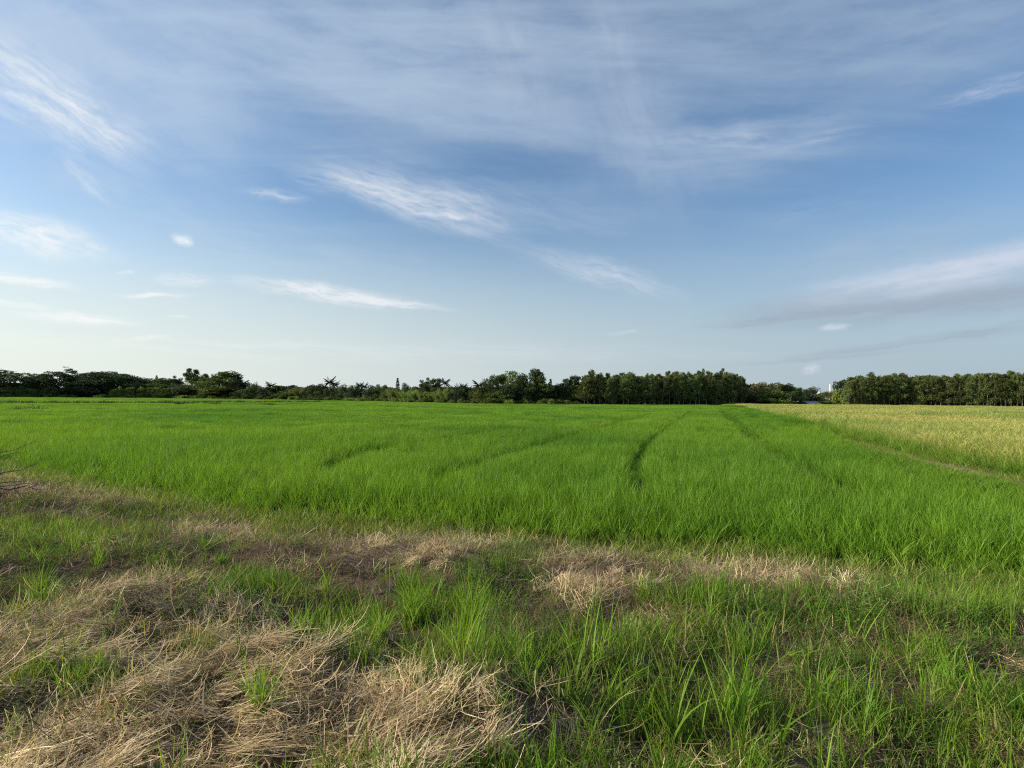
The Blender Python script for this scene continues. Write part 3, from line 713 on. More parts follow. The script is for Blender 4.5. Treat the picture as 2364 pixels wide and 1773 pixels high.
# grass creeping over the bund and the ends of the path
x2, y2 = jgrid(5, 50, 6, 90, .16)
o2 = x2 - path_x(y2)
op = 1 - sstep(y2, 13.2, 14.4) * (1 - sstep(y2, 16.4, 18.0))
m2 = (np.abs(o2) < 1.3) & (rng.random(len(x2)) < np.where(np.abs(o2 - .25) > .34, .8, .95 * op + .12 + .4 * sstep(fbm(x2, y2, 1.7, 3), .5, .6))); x2, y2 = x2[m2], y2[m2]
scatter('bund_grass', np.stack([x2, y2, height(x2, y2)], -1), U(len(x2), 0, 6.283), U(len(x2), .8, 1.7), rng.integers(0, 8, len(x2)), ST,
        label='short grass creeping over the low bund beside the dirt path', cat='grass')
# small broad-leaved weeds
def weed(n, h=.14):
    V = []; Fq = []; T = []; B = []; o = 0
    for i in range(n):
        a = rng.random() * 6.283; r_ = math.sqrt(rng.random()) * .12; zc = h * rng.random() ** .7; sz = rng.uniform(.009, .02)
        q = np.array([[0, -.0], [.5, -.42], [1.1, -.36], [1.45, 0], [1.1, .36], [.5, .42]]) * sz
        th = rng.random() * 6.283; ti = rng.uniform(-.5, .5)
        X = q[:, 0] * math.cos(th) - q[:, 1] * math.sin(th) + r_ * math.cos(a); Y = q[:, 0] * math.sin(th) + q[:, 1] * math.cos(th) + r_ * math.sin(a)
        Z = zc + q[:, 0] * ti + np.abs(q[:, 1]) * .4
        V.append(np.stack([X, Y, Z], -1)); Fq += [[o, o + 1, o + 2, o + 3], [o, o + 3, o + 4, o + 5]]; T += [.9] * 6; B += [rng.random()] * 6; o += 6
    return np.concatenate(V), np.array(Fq), np.array(T), np.array(B)
WD = coll('weed_sprig', [blade_mesh('weed_sprig', [weed(70), grass_tuft(6, .05, .14, .003, .08, .2, .2, 3)], M_weed) for _ in range(6)])
WEED = [(1150, 1370, 110, 50, 1), (1090, 1340, 80, 30, .8), (1330, 1285, 40, 14, .4), (1960, 1440, 130, 40, .9), (2140, 1350, 130, 50, .8), (2300, 1580, 100, 90, .9), (1620, 1270, 110, 22, .8), (2230, 1450, 90, 40, .7), (1860, 1430, 60, 30, .6), (960, 1330, 40, 20, .6), (350, 1300, 90, 30, .4), (1680, 1480, 60, 40, .6), (80, 1320, 120, 60, .5), (2330, 1700, 50, 40, .5), (1180, 1280, 60, 14, .5)]
mw = blobs(u, v, WEED); mw = np.where(oof, .2 * sstep(fbm(x, y, 1., 3, 81.), .5, .62), mw)
keep = (rng.random(len(x)) < mw * .32) & (s > .05)
xs, ys, zs = x[keep], y[keep], z[keep]
scatter('low_weeds', np.stack([xs, ys, zs], -1), U(len(xs), 0, 6.283), U(len(xs), .6, 1.3), rng.integers(0, 6, len(xs)), WD,
        label='small round leaved weeds creeping over the bank', cat='weeds')

def ground_at(u, v):
    d = ray(u, v); t = 0.5
    for _ in range(4000):
        p = np.array([0, 0, CAMZ]) + d * t
        if p[2] <= height(p[0:1], p[1:2])[0]: break
        t += .02
    return p

# ------------------------------------------------------------------ trees
def cards(C, size, aspect=.5, rs=rng, hang=0.0, flat=0.0):
    """leaf clump faces: one bent quad pair at each centre"""
    n = len(C)
    a = rs.normal(size=(n, 3)); a[:, 2] = a[:, 2] * (1 - flat) - hang * 1.5; a /= np.linalg.norm(a, axis=1, keepdims=True)
    b_ = rs.normal(size=(n, 3)); b_[:, 2] *= (1 - flat); b_ -= (b_ * a).sum(1, keepdims=True) * a; b_ /= np.linalg.norm(b_, axis=1, keepdims=True)
    s = size * rs.uniform(.6, 1.4, n)[:, None]
    a = a * s; b_ = b_ * s * aspect
    V = np.stack([C - a * .5, C + b_ * .5, C + a * .5, C - b_ * .5], 1).reshape(-1, 3)
    FQ = np.arange(n * 4).reshape(n, 4)
    return V, FQ, np.full(n * 4, .5), np.repeat(rs.random(n), 4)
def clump(c_, r, n, rs=rng, shell=.55):
    d = rs.normal(size=(n, 3)); d /= np.linalg.norm(d, axis=1, keepdims=True)
    q = shell + (1 - shell) * rs.random(n) ** .6
    bump_ = 1 + .25 * np.sin(d[:, 0] * 5 + c_[0]) * np.cos(d[:, 1] * 4 + c_[1] * 3)
    return np.asarray(c_) + d * (q * bump_)[:, None] * np.asarray(r)
def tube(pts, rad, sides=6):
    pts = np.asarray(pts, float); n = len(pts); rad = np.asarray(rad, float)
    tan = np.gradient(pts, axis=0); tan /= np.linalg.norm(tan, axis=1, keepdims=True) + 1e-9
    up = np.array([.31, .95, .05]); a = np.cross(tan, up); a /= np.linalg.norm(a, axis=1, keepdims=True) + 1e-9; b_ = np.cross(tan, a)
    th = np.arange(sides) / sides * 2 * np.pi
    V = pts[:, None] + rad[:, None, None] * (np.cos(th)[None, :, None] * a[:, None] + np.sin(th)[None, :, None] * b_[:, None])
    idx = np.arange(n * sides).reshape(n, sides); nx_ = np.roll(idx, -1, 1)
    FQ = np.stack([idx[:-1], nx_[:-1], nx_[1:], idx[1:]], -1).reshape(-1, 4)
    return V.reshape(-1, 3), FQ, np.full(n * sides, .5), np.full(n * sides, .5)
def limb(p0, p1, r0, r1, sag=0.0, k=5, rs=rng, jit=.04):
    p0 = np.asarray(p0, float); p1 = np.asarray(p1, float); t = np.linspace(0, 1, k)[:, None]
    P = p0 + (p1 - p0) * t; Lh = np.linalg.norm(p1 - p0)
    P[1:-1] += rs.normal(0, jit, (k - 2, 3)) * Lh; P[:, 2] += sag * Lh * np.sin(t[:, 0] * np.pi)
    return tube(P, r0 + (r1 - r0) * t[:, 0] ** .8)

def tree_round(rs, H=10., W=8., base=.12, ncl=22, leaves=5200, leaf=.42, open_=0.0):
    crown = []; trunk = []; top0 = H * .35
    trunk.append(limb((0, 0, -.3), (rs.normal(0, .3), rs.normal(0, .3), top0), .035 * H * .6, .02 * H * .6, rs=rs))
    cs = []
    for i in range(ncl):
        a = rs.random() * 6.283; e = rs.random()
        zc = base + (1 - base) * e; rr = math.sin(min(1, (1 - e) * 1.25 + .12) * math.pi * .5) ** .8 * (.55 + .45 * min(1, e * 3 + .3))
        q = rr * W / 2 * (.35 + .42 * rs.random() ** .5)
        r_ = rs.uniform(.13, .24) * W * (1 - open_ * .35)
        cs.append(((math.cos(a) * q, math.sin(a) * q, H * zc * .88 + H * .02), (r_, r_, r_ * rs.uniform(.6, .95))))
    w_ = np.array([c_[1][0] ** 2 for c_ in cs]); w_ /= w_.sum()
    for (c_, r_), k in zip(cs, w_):
        crown.append(cards(clump(c_, r_, max(20, int(leaves * k)), rs), leaf, .55, rs))
        trunk.append(limb((0, 0, top0 * rs.uniform(.5, 1)), c_, .012 * H * .6, .003 * H, rs=rs))
    return join(crown), join(trunk)
def tree_umbrella(rs, H=10., W=15., leaves=6000, leaf=.45, gaps=1):
    crown = []; trunk = [limb((0, 0, -.3), (rs.normal(0, .4), 0, H * .42), .30, .2, rs=rs)]
    n = 26
    for i in range(n):
        a = i * 2.399 + rs.random(); q = math.sqrt((i + .5) / n)
        zc = H * (.97 - .42 * q ** 2.2) - rs.random() * .5
        c_ = (math.cos(a) * q * W / 2 * .9, math.sin(a) * q * W / 2 * .9, zc - .05 * H); r_ = W * rs.uniform(.10, .155)
        crown.append(cards(clump(c_, (r_, r_, r_ * .42), leaves // n, rs), leaf, .6, rs, flat=.4))
        trunk.append(limb((0, 0, H * rs.uniform(.3, .42)), c_, .12, .03, .05, rs=rs))
        if rs.random() < .7:
            c2 = (c_[0] * 1.02, c_[1] * 1.02, zc - H * rs.uniform(.18, .38)); crown.append(cards(clump(c2, (r_ * .9, r_ * .9, r_ * .5), leaves // n // 2, rs), leaf, .6, rs))
    return join(crown), join(trunk)
def tree_layered(rs, H=12., W=6.):
    crown = []; trunk = [limb((0, 0, -.3), (.2, 0, H * .98), .16, .03, k=8, rs=rs, jit=.01)]
    for z in np.sort(rs.uniform(.3, .98, 13)):
        nb = 4; w = W / 2 * (1.15 - z * .55)
        for j in range(nb + 3):
            a = rs.random() * 6.283; e = (math.cos(a) * w * rs.uniform(.5, 1), math.sin(a) * w * rs.uniform(.5, 1), H * z + rs.normal(0, .45))
            trunk.append(limb((0, 0, H * z - .3), e, .04, .012, rs=rs))
            crown.append(cards(clump(e, (w * .30, w * .30, .35), 40, rs, .2), .30, .5, rs, flat=.6))
            crown.append(cards(clump(np.array(e) * [.5, .5, 1], (w * .25, w * .25, .3), 20, rs, .2), .3, .5, rs, flat=.6))
    return join(crown), join(trunk)
def tree_airy(rs, H=11., W=5.5, n=22):
    crown = []; trunk = [limb((0, 0, -.3), (.1, 0, H * .6), .16, .09, k=6, rs=rs)]
    for i in range(n):
        a = i * 2.4 + rs.random(); zz = rs.uniform(.52, .93); q = W / 2 * math.sqrt(max(.02, 1 - ((zz - .72) / .26) ** 2)) * rs.uniform(.45, .95)
        c_ = (math.cos(a) * q, math.sin(a) * q, H * zz); r_ = W * rs.uniform(.10, .17)
        trunk.append(limb((0, 0, H * rs.uniform(.35, .6)), c_, .06, .015, rs=rs)); crown.append(cards(clump(c_, (r_ * 1.25, r_ * 1.25, r_ * .95), 190, rs, .3), .38, .5, rs))
    return join(crown), join(trunk)
def tree_euc(rs, H=10., W=2.6, leaves=1900):
    crown = []; lean = rs.normal(0, .22, 2)
    top = np.array([lean[0], lean[1], H * .97]); trunk = [limb((0, 0, -.3), top, .085, .018, k=8, rs=rs, jit=.006)]
    lo = rs.uniform(.10, .36); n = 17
    for i in range(n):
        t = lo + (1 - lo) * (i + .5) / n; a = rs.random() * 6.283
        w = W / 2 * (1.05 - .72 * max(0, (t - .55) / .45) ** 1.4) * rs.uniform(.25, .75)
        c_ = top * t + np.array([math.cos(a) * w, math.sin(a) * w, 0]); r_ = W * rs.uniform(.19, .30) * (1.1 - .5 * t)
        trunk.append(limb(top * (t - .07), c_, .03, .008, k=4, rs=rs))
        crown.append(cards(clump(c_, (r_, r_, r_ * 1.35), leaves // n, rs, .25), .30, .38, rs, hang=.5))
    crown.append(cards(clump(top * .98, (.35, .35, .6), 60, rs, .1), .26, .4, rs, hang=.3))
    return join(crown), join(trunk)
def tree_conifer(rs, H=10., W=3.2):
    crown = []; trunk = [limb((0, 0, -.3), (0, 0, H * .97), .14, .02, k=8, rs=rs)]
    for z in np.linspace(.15, .97, 16):
        w = W / 2 * (1.02 - z) ** .8 + .08
        for j in range(6):
            a = rs.random() * 6.283; e = (math.cos(a) * w, math.sin(a) * w, H * z - w * .1)
            trunk.append(limb((0, 0, H * z), e, .03, .01, k=3, rs=rs)); crown.append(cards(clump(np.array(e) * [.6, .6, 1], (w * .5, w * .5, .2), 50, rs, .2), .38, .5, rs, flat=.4))
    return join(crown), join(trunk)
def tree_bamboo(rs, H=8., W=6.):
    crown = []; trunk = []
    for i in range(26):
        a = rs.random() * 6.283; q = W * .16 * rs.random(); o = W / 2 * rs.uniform(.2, 1); h = H * rs.uniform(.7, 1)
        p0 = np.array([math.cos(a) * q, math.sin(a) * q, -.1]); t = np.linspace(0, 1, 7)[:, None]
        P = p0 + np.concatenate([math.cos(a) * o * t ** 2.2, math.sin(a) * o * t ** 2.2, h * (t - .16 * t ** 4)], 1)
        trunk.append(tube(P, .05 - .04 * t[:, 0], 4))
        for k in range(2, 7): crown.append(cards(clump(P[k], (.6, .6, .7), 42, rs, .1), .36, .3, rs, hang=.3))
    return join(crown), join(trunk)
def frond(p0, a, Ln, rise, droop, wdt, nl, rs, leafw=.10):
    t = np.linspace(0, 1, 9)
    x_ = Ln * t * (1 - .15 * t); z_ = rise * Ln * t - droop * Ln * t ** 2.2
    P = np.stack([p0[0] + math.cos(a) * x_, p0[1] + math.sin(a) * x_, p0[2] + z_], -1)
    parts = [tube(P, .035 * (1 - .8 * t), 3)]
    tt = np.linspace(.12, 1, nl); Q = np.stack([np.interp(tt, t, P[:, i]) for i in range(3)], -1)
    prof = np.sin(np.clip(tt * 1.05, 0, 1) * np.pi * .82 + .35) * wdt
    V = []; Fq = []; o = 0
    for s_ in (-1, 1):
        side = np.array([-math.sin(a) * s_, math.cos(a) * s_, 0]); fwd = np.array([math.cos(a), math.sin(a), 0])
        tip = Q + side * prof[:, None] * .8 + fwd * prof[:, None] * .5 + np.array([0, 0, -1]) * (prof * rs.uniform(.35, .75, nl))[:, None]
        dv = fwd * leafw * .5
        mid = (Q + tip) / 2 + np.array([0, 0, .05])
        V.append(np.stack([Q, mid - dv, tip, mid + dv], 1).reshape(-1, 3)); Fq.append(np.arange(nl * 4).reshape(nl, 4) + o); o += nl * 4
    V = np.concatenate(V); parts.append((V, np.concatenate(Fq), np.full(len(V), .5), np.repeat(rs.random(nl * 2), 4)))
    return join(parts)
def tree_palm(rs, H=11., nf=22, Ln=2.8, fan=False):
    lean = rs.normal(0, .5); t = np.linspace(0, 1, 9)
    P = np.stack([lean * t ** 1.6, .3 * lean * t, H * .84 * t - .3 * (1 - t)], -1)
    trunk = tube(P, .17 - .06 * t, 7); top = P[-1]; fr = []
    for i in range(nf):
        a = i * 2.399 + rs.normal(0, .15); e = (i + .5) / nf
        fr.append(frond(top, a, Ln * (rs.uniform(.5, .62) if fan else rs.uniform(.85, 1.1)), 1.35 - 1.9 * e + rs.normal(0, .1), (.3 if fan else .45) + rs.normal(0, .08), .5 if fan else .55, 26, rs, .34))
    if fan: fr.append(cards(clump(top + [0, 0, .1], (1.2, 1.2, 1.1), 260, rs, .3), .5, .3, rs))
    return join(fr), trunk
def tree_banana(rs, H=4.):
    trunk = tube(np.array([[0, 0, -.1], [0, 0, H * .25], [0, 0, H * .5]]), [.14, .12, .07], 7); parts = []
    for i in range(9):
        a = i * 2.4 + rs.random() * .4; Ln = H * rs.uniform(.48, .62); e = i / 9; t = np.linspace(0, 1, 8)
        x_ = Ln * (t * (.35 + .6 * e)); z_ = H * .45 + Ln * (t * (1.15 - .8 * e)) - Ln * (.25 + .55 * e) * t ** 2.4
        P = np.stack([math.cos(a) * x_, math.sin(a) * x_, z_], -1); w = .30 * np.sin(np.clip(t * 1.02 + .06, 0, 1) * np.pi) ** .6 * (H / 4)
        sd_ = np.array([-math.sin(a), math.cos(a), 0.])
        A = P + sd_ * w[:, None] + [0, 0, .06]; B = P; C_ = P - sd_ * w[:, None] + [0, 0, .06]
        V = np.stack([A, B, C_], 1).reshape(-1, 3); k = np.arange(7) * 3
        Fq = np.concatenate([np.stack([k, k + 1, k + 4, k + 3], -1), np.stack([k + 1, k + 2, k + 5, k + 4], -1)])
        parts.append((V, Fq, np.full(len(V), .5), np.full(len(V), rs.random())))
    return join(parts), trunk
def tree_shrub(rs, H=2.6, W=4.):
    crown = []; trunk = []
    for i in range(11):
        a = rs.random() * 6.283; q = W / 2 * rs.uniform(.1, .75); zc = H * rs.uniform(.2, .72) * (1.1 - .5 * q / W * 2); r_ = W * rs.uniform(.14, .22)
        c_ = (math.cos(a) * q, math.sin(a) * q, zc); crown.append(cards(clump(c_, (r_, r_, r_ * .8), 150, rs, .4), .27, .55, rs)); trunk.append(limb((0, 0, -.1), c_, .05, .012, k=4, rs=rs))
    return join(crown), join(trunk)
def tree_sapling(rs, H=4.2, W=1.9):
    crown = []; trunk = [limb((0, 0, -.1), (rs.normal(0, .1), 0, H * .95), .045, .01, rs=rs)]
    for i in range(9):
        t = .18 + .8 * (i + .5) / 9; a = rs.random() * 6.283; w = W / 2 * (1.1 - .85 * t) * rs.uniform(.2, .8); r_ = W * .25 * (1.25 - .6 * t)
        crown.append(cards(clump((math.cos(a) * w, math.sin(a) * w, H * t), (r_, r_, r_ * 1.4), 75, rs, .2), .24, .4, rs))
    return join(crown), join(trunk)

KIND = {  # name, category, leaf material, bark material, builder, nominal H, nominal W, number of shapes
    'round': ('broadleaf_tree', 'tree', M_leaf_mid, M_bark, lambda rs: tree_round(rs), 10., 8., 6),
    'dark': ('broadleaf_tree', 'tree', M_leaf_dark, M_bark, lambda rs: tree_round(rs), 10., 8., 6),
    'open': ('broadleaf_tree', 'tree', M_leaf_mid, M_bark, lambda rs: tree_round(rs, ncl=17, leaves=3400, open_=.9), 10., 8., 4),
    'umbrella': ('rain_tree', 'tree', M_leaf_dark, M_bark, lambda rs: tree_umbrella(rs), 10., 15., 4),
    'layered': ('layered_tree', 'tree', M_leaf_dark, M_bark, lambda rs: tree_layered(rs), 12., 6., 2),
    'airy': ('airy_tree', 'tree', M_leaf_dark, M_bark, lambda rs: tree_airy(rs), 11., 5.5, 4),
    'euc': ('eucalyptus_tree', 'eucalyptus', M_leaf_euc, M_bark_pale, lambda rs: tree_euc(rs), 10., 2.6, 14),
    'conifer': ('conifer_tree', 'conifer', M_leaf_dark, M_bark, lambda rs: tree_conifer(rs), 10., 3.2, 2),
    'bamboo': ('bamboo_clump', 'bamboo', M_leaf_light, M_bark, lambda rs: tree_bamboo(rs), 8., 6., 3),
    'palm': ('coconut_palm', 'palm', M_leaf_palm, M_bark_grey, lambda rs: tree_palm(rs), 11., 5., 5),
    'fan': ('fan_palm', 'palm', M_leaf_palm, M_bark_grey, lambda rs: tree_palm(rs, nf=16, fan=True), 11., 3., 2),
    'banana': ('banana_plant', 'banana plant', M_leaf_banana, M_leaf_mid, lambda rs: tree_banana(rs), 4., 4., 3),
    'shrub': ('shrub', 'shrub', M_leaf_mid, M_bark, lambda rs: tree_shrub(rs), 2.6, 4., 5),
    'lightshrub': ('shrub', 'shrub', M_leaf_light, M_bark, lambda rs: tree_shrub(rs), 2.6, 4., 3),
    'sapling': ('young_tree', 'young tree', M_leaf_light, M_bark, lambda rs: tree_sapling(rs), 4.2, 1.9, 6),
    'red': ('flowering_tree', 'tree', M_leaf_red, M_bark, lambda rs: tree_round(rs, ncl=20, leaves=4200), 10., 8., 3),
}
SHAPES = {}
def shapes(kind):
    if kind not in SHAPES:
        nm, cat, lm, bm, fn, H, W, n = KIND[kind]; out = []
        for i in range(n):
            rs = np.random.default_rng(1000 + hash(kind) % 1 + sum(map(ord, kind)) * 31 + i)
            (V, Fq, T, B), (V2, F2, _, _) = fn(rs)
            hmax = V[:, 2].max(); wmax = np.percentile(V[:, 0], 99) - np.percentile(V[:, 0], 1)
            me = mesh_np(nm + '_crown', V, Fq, attrs={'bt': T, 'br': B}, smooth=False); me.materials.append(lm)
            mt = mesh_np(nm + '_trunk', V2, F2, smooth=True); mt.materials.append(bm)
            out.append((me, mt, hmax, wmax))
        SHAPES[kind] = out
    return SHAPES[kind]
PART = {'palm': ('fronds', 'trunk'), 'fan': ('fronds', 'trunk'), 'banana': ('leaves', 'stem'), 'bamboo': ('foliage', 'culms'), 'shrub': ('foliage', 'stems'), 'lightshrub': ('foliage', 'stems')}
def place(kind, x, y, h, w, label, group=None, var=None, rot=None):
    sh = shapes(kind); nm, cat = KIND[kind][:2]
    me, mt, hm, wm = sh[(var if var is not None else int(rng.integers(0, len(sh)))) % len(sh)]
    o = bpy.data.objects.new(nm, None); COL.objects.link(o)
    o.location = (x, y, float(height(np.array([x]), np.array([y]))[0])); o.rotation_euler.z = rng.random() * 6.283 if rot is None else rot
    sw = w / wm; o.scale = (sw, sw, h / hm)
    cr, tr = PART.get(kind, ('crown', 'trunk'))
    link(tr, mt, None, o); link(cr, me, None, o)
    tag(o, label, cat, group); return o
def horizon_v(u): return 908 + 20 * u / 2364
def tree_px(u, top, wpx, kind, label, dd=4, group=None, var=None, rot=None):
    """a tree standing dd metres behind the edge of the field on the bearing of u, with its real height and width"""
    ux = float(np.interp(u, [-800, 0, 400, 780, 950, 1100, 1400, 1750, 2100, 2364, 3000], [230, 235, 255, 205, 165, 143, 149, 158, 158, 146, 120]))
    d = ray(u, top); y = ux + dd; k = y / d[1]; x = d[0] * k; ztop = CAMZ + d[2] * k
    return place(kind, x, y, ztop - RICE_Z, wpx / F * y, label, group, var, rot)

T_ = [
 # u, top, width, kind, behind, label
 (8, 849, 105, 'dark', 10, 'big round dark tree standing at the left edge of the tree line'),
 (50, 871, 14, 'sapling', 8, 'thin dark narrow tree beside the big round tree at the left edge'),
 (92, 862, 62, 'umbrella', 14, 'dark spreading tree with sky gaps left of the layered tree'),
 (128, 856, 80, 'umbrella', 9, 'wide flat topped dark tree with open sky beneath its crown'),
 (165, 846, 36, 'layered', 12, 'tallest layered tree with tiers of thin branches above the dark canopy'),
 (215, 857, 90, 'umbrella', 11, 'flat topped spreading tree right of the layered tree'),
 (255, 856, 130, 'umbrella', 16, 'broad dome shaped dark tree sloping down towards the right'),
 (297, 868, 80, 'dark', 18, 'lower right shoulder of dark canopy beside the broad dome tree'),
 (362, 871, 95, 'round', 40, 'far low domed tree behind the pale young trees'),
 (362, 866, 14, 'conifer', 44, 'small pointed treetop rising over the far domed tree'),
 (390, 873, 50, 'dark', 34, 'dull rounded tree beyond the right end of the young trees'),
 (409, 866, 22, 'airy', 20, 'small spindly tree alone above the low canopy'),
 (443, 848, 26, 'airy', 10, 'tall ragged sparse tree with a thin top left of the great round tree'),
 (455, 868, 46, 'open', 12, 'uneven leafy tree beneath the tall ragged tree'),
 (474, 861, 18, 'airy', 9, 'short ragged branch topped tree leaning near the great round tree'),
 (430, 885, 50, 'dark', 6, 'low dark bushy tree under the tall ragged tree'),
 (492, 866, 50, 'round', 9, 'lit green tree joined to the left side of the great round tree'),
 (522, 854, 78, 'round', 7, 'great round leafy tree, the largest in the left half'),
 (548, 862, 40, 'dark', 12, 'dark leafy side of the great round tree with open twigs'),
 (560, 878, 20, 'palm', 5, 'low palm with drooping fronds beside the great round tree'),
 (585, 886, 44, 'dark', 6, 'square dark tree right of the great round tree'),
 (588, 879, 13, 'palm', 9, 'small palm head peeping over the square dark tree'),
 (623, 880, 20, 'palm', 7, 'lone coconut palm standing between low dark trees left of centre'),
 (612, 893, 34, 'dark', 6, 'low dark tree at the foot of the lone coconut palm'),
 (643, 889, 36, 'open', 10, 'open grey green tree right of the lone coconut palm'),
 (676, 888, 44, 'umbrella', 16, 'small flat topped tree in the low stretch of canopy'),
 (668, 897, 12, 'banana', 2, 'pale yellow green banana plant lit against the dark trees'),
 (690, 892, 34, 'bamboo', 5, 'upright feathery bushes right of the pale banana plant'),
 (715, 888, 30, 'round', 8, 'rounded green tree in the low canopy left of the paired palms'),
 (742, 884, 26, 'dark', 8, 'dark tree just left of the paired tall palms'),
 (762, 867, 22, 'palm', 8, 'tallest coconut palm of the left pair above the low canopy'),
 (774, 876, 18, 'palm', 9, 'shorter coconut palm beside the tallest palm of the pair'),
 (765, 890, 34, 'dark', 6, 'dark leafy tree below the pair of coconut palms'),
 (792, 885, 20, 'dark', 6, 'narrow rounded tree right of the pair of coconut palms'),
 (816, 889, 34, 'dark', 6, 'dark block shaped tree before the low twin palms'),
 (831, 882, 15, 'palm', 8, 'left one of the low twin palms above dark trees'),
 (842, 880, 16, 'palm', 8, 'right one of the low twin palms above dark trees'),
 (858, 888, 30, 'dark', 7, 'dark tree right of the low twin palms'),
 (872, 886, 16, 'round', 8, 'small pointed round tree between dark trees left of the conifer'),
 (889, 887, 18, 'dark', 8, 'dark knobbly tree left of the conifer'),
 (905, 893, 34, 'round', 9, 'mid green tree at the foot of the conifer'),
 (918, 872, 14, 'conifer', 12, 'pointed conifer rising alone above the low canopy'),
 (936, 882, 20, 'dark', 14, 'smooth domed dark tree right of the conifer'),
 (955, 890, 9, 'fan', 12, 'little fan palm with a round head right of the smooth domed tree'),
 (963, 892, 20, 'dark', 11, 'small pointed dark tree beside the little fan palm'),
 (982, 870, 24, 'airy', 10, 'airy round headed tree left of its similar neighbour near centre'),
 (1006, 872, 26, 'airy', 10, 'airy round headed tree next to the centre coconut palm'),
 (973, 890, 12, 'airy', 9, 'small airy tree at the shoulder of the round headed pair'),
 (1024, 872, 19, 'palm', 9, 'coconut palm with spiky head right of the airy round trees'),
 (1040, 888, 18, 'dark', 9, 'small dark tree right of the spiky coconut palm'),
 (1058, 884, 17, 'palm', 8, 'first of three bushy low palms left of the tall centre grove'),
 (1069, 884, 17, 'palm', 9, 'middle of three bushy low palms left of the tall centre grove'),
 (1080, 890, 15, 'palm', 8, 'smallest of three bushy low palms left of the tall centre grove'),
 (1062, 896, 40, 'dark', 6, 'dark undergrowth tree below the three bushy low palms'),
 (1095, 896, 20, 'dark', 7, 'small dark tree between the low palms and the drooping palm'),
 (1108, 877, 24, 'palm', 5, 'palm with long drooping fronds at the left of the centre grove'),
 (1118, 895, 40, 'round', 4, 'reddish green leafy tree below the drooping palm'),
 (1136, 862, 34, 'dark', 7, 'tall dark leafy tree at the left end of the centre grove'),
 (1158, 861, 32, 'open', 8, 'lumpy green tree inside the centre grove'),
 (1182, 855, 46, 'round', 7, 'bright topped leafy tree in the middle of the centre grove'),
 (1206, 860, 30, 'dark', 9, 'round topped dark tree just left of the tallest grove tree'),
 (1238, 848, 42, 'dark', 8, 'tallest tree of the centre grove with a billowing dark crown'),
 (1246, 868, 52, 'open', 5, 'leafy tree sloping down at the right side of the centre grove'),
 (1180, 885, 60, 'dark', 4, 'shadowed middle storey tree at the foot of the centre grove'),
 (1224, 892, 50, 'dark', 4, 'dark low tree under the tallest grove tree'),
 (1150, 900, 60, 'round', 3, 'low brownish green tree at the front of the centre grove'),
 (1271, 874, 14, 'conifer', 8, 'small spiky tree in the dip right of the centre grove'),
 (1290, 885, 44, 'dark', 10, 'low rounded tree in the dip before the plantation'),
 (1308, 872, 20, 'airy', 9, 'small airy crowned tree in the dip before the plantation'),
 (1328, 865, 24, 'airy', 9, 'taller airy crowned tree at the left end of the plantation'),
 (1330, 888, 40, 'round', 6, 'green bushy tree at the left foot of the plantation'),
 (1380, 861, 24, 'dark', 22, 'dark dome showing over the left end of the plantation'),
 (1430, 861, 26, 'dark', 22, 'flat dark crown standing behind the plantation'),
 (1457, 856, 30, 'umbrella', 22, 'highest umbrella shaped crown standing behind the plantation'),
 (1713, 868, 16, 'euc', 3, 'last slender tree standing apart at the right end of the middle plantation'),
 (1738, 884, 44, 'red', 5, 'reddish tinged leafy tree next to the middle plantation'),
 (1762, 880, 46, 'red', 6, 'widest tree with pinkish ochre leaf clusters'),
 (1790, 881, 44, 'red', 7, 'right hand tree with pinkish ochre leaf clusters'),
 (1775, 900, 60, 'round', 3, 'green low tree under the pinkish ochre trees'),
 (1818, 884, 36, 'dark', 8, 'dark irregular tree with a side branch beside the gap'),
 (1832, 900, 30, 'dark', 5, 'low dark tree in front of the gap in the canopy'),
 (1858, 897, 22, 'dark', 22, 'small ragged dark tree behind the shed'),
 (1872, 891, 36, 'dark', 24, 'compact round dark tree above the grey shed roof'),
 (1905, 902, 24, 'round', 20, 'small round tree left of the white tower'),
 (1928, 901, 26, 'round', 16, 'green tree at the foot of the white tower'),
 (1942, 874, 34, 'dark', 22, 'rounded dark treetop right of the white tower'),
 (1962, 882, 30, 'round', 20, 'lower green tree between two rounded dark treetops'),
 (1984, 865, 32, 'umbrella', 24, 'broad flat dark treetop over the left of the right plantation'),
 (1945, 895, 34, 'lightshrub', 6, 'bright green bushy tree at the left foot of the right plantation'),
 (1800, 912, 20, 'banana', -1, 'left banana plant before the dark trees by the shed'),
 (1822, 910, 26, 'banana', -1, 'right banana plant with a tall upright leaf by the shed'),
 (1811, 918, 16, 'banana', -2, 'small banana plant between two bigger ones'),
]
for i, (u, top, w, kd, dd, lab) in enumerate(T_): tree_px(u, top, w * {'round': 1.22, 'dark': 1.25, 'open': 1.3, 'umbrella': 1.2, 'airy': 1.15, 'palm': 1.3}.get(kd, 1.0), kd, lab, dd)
# low dark infill trees making the continuous canopy
k = 0
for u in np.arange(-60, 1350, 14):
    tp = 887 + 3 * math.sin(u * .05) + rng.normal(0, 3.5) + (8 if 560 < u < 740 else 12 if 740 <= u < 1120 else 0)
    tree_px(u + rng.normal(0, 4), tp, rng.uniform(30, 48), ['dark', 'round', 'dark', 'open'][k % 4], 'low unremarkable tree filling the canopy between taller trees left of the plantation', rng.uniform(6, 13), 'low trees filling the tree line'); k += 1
for u in np.arange(-20, 140, 14): tree_px(u, 893 + rng.normal(0, 3), 26, 'round', 'low olive green bush below the dark trees at the left edge', 3, 'olive bushes below the dark trees at the left')
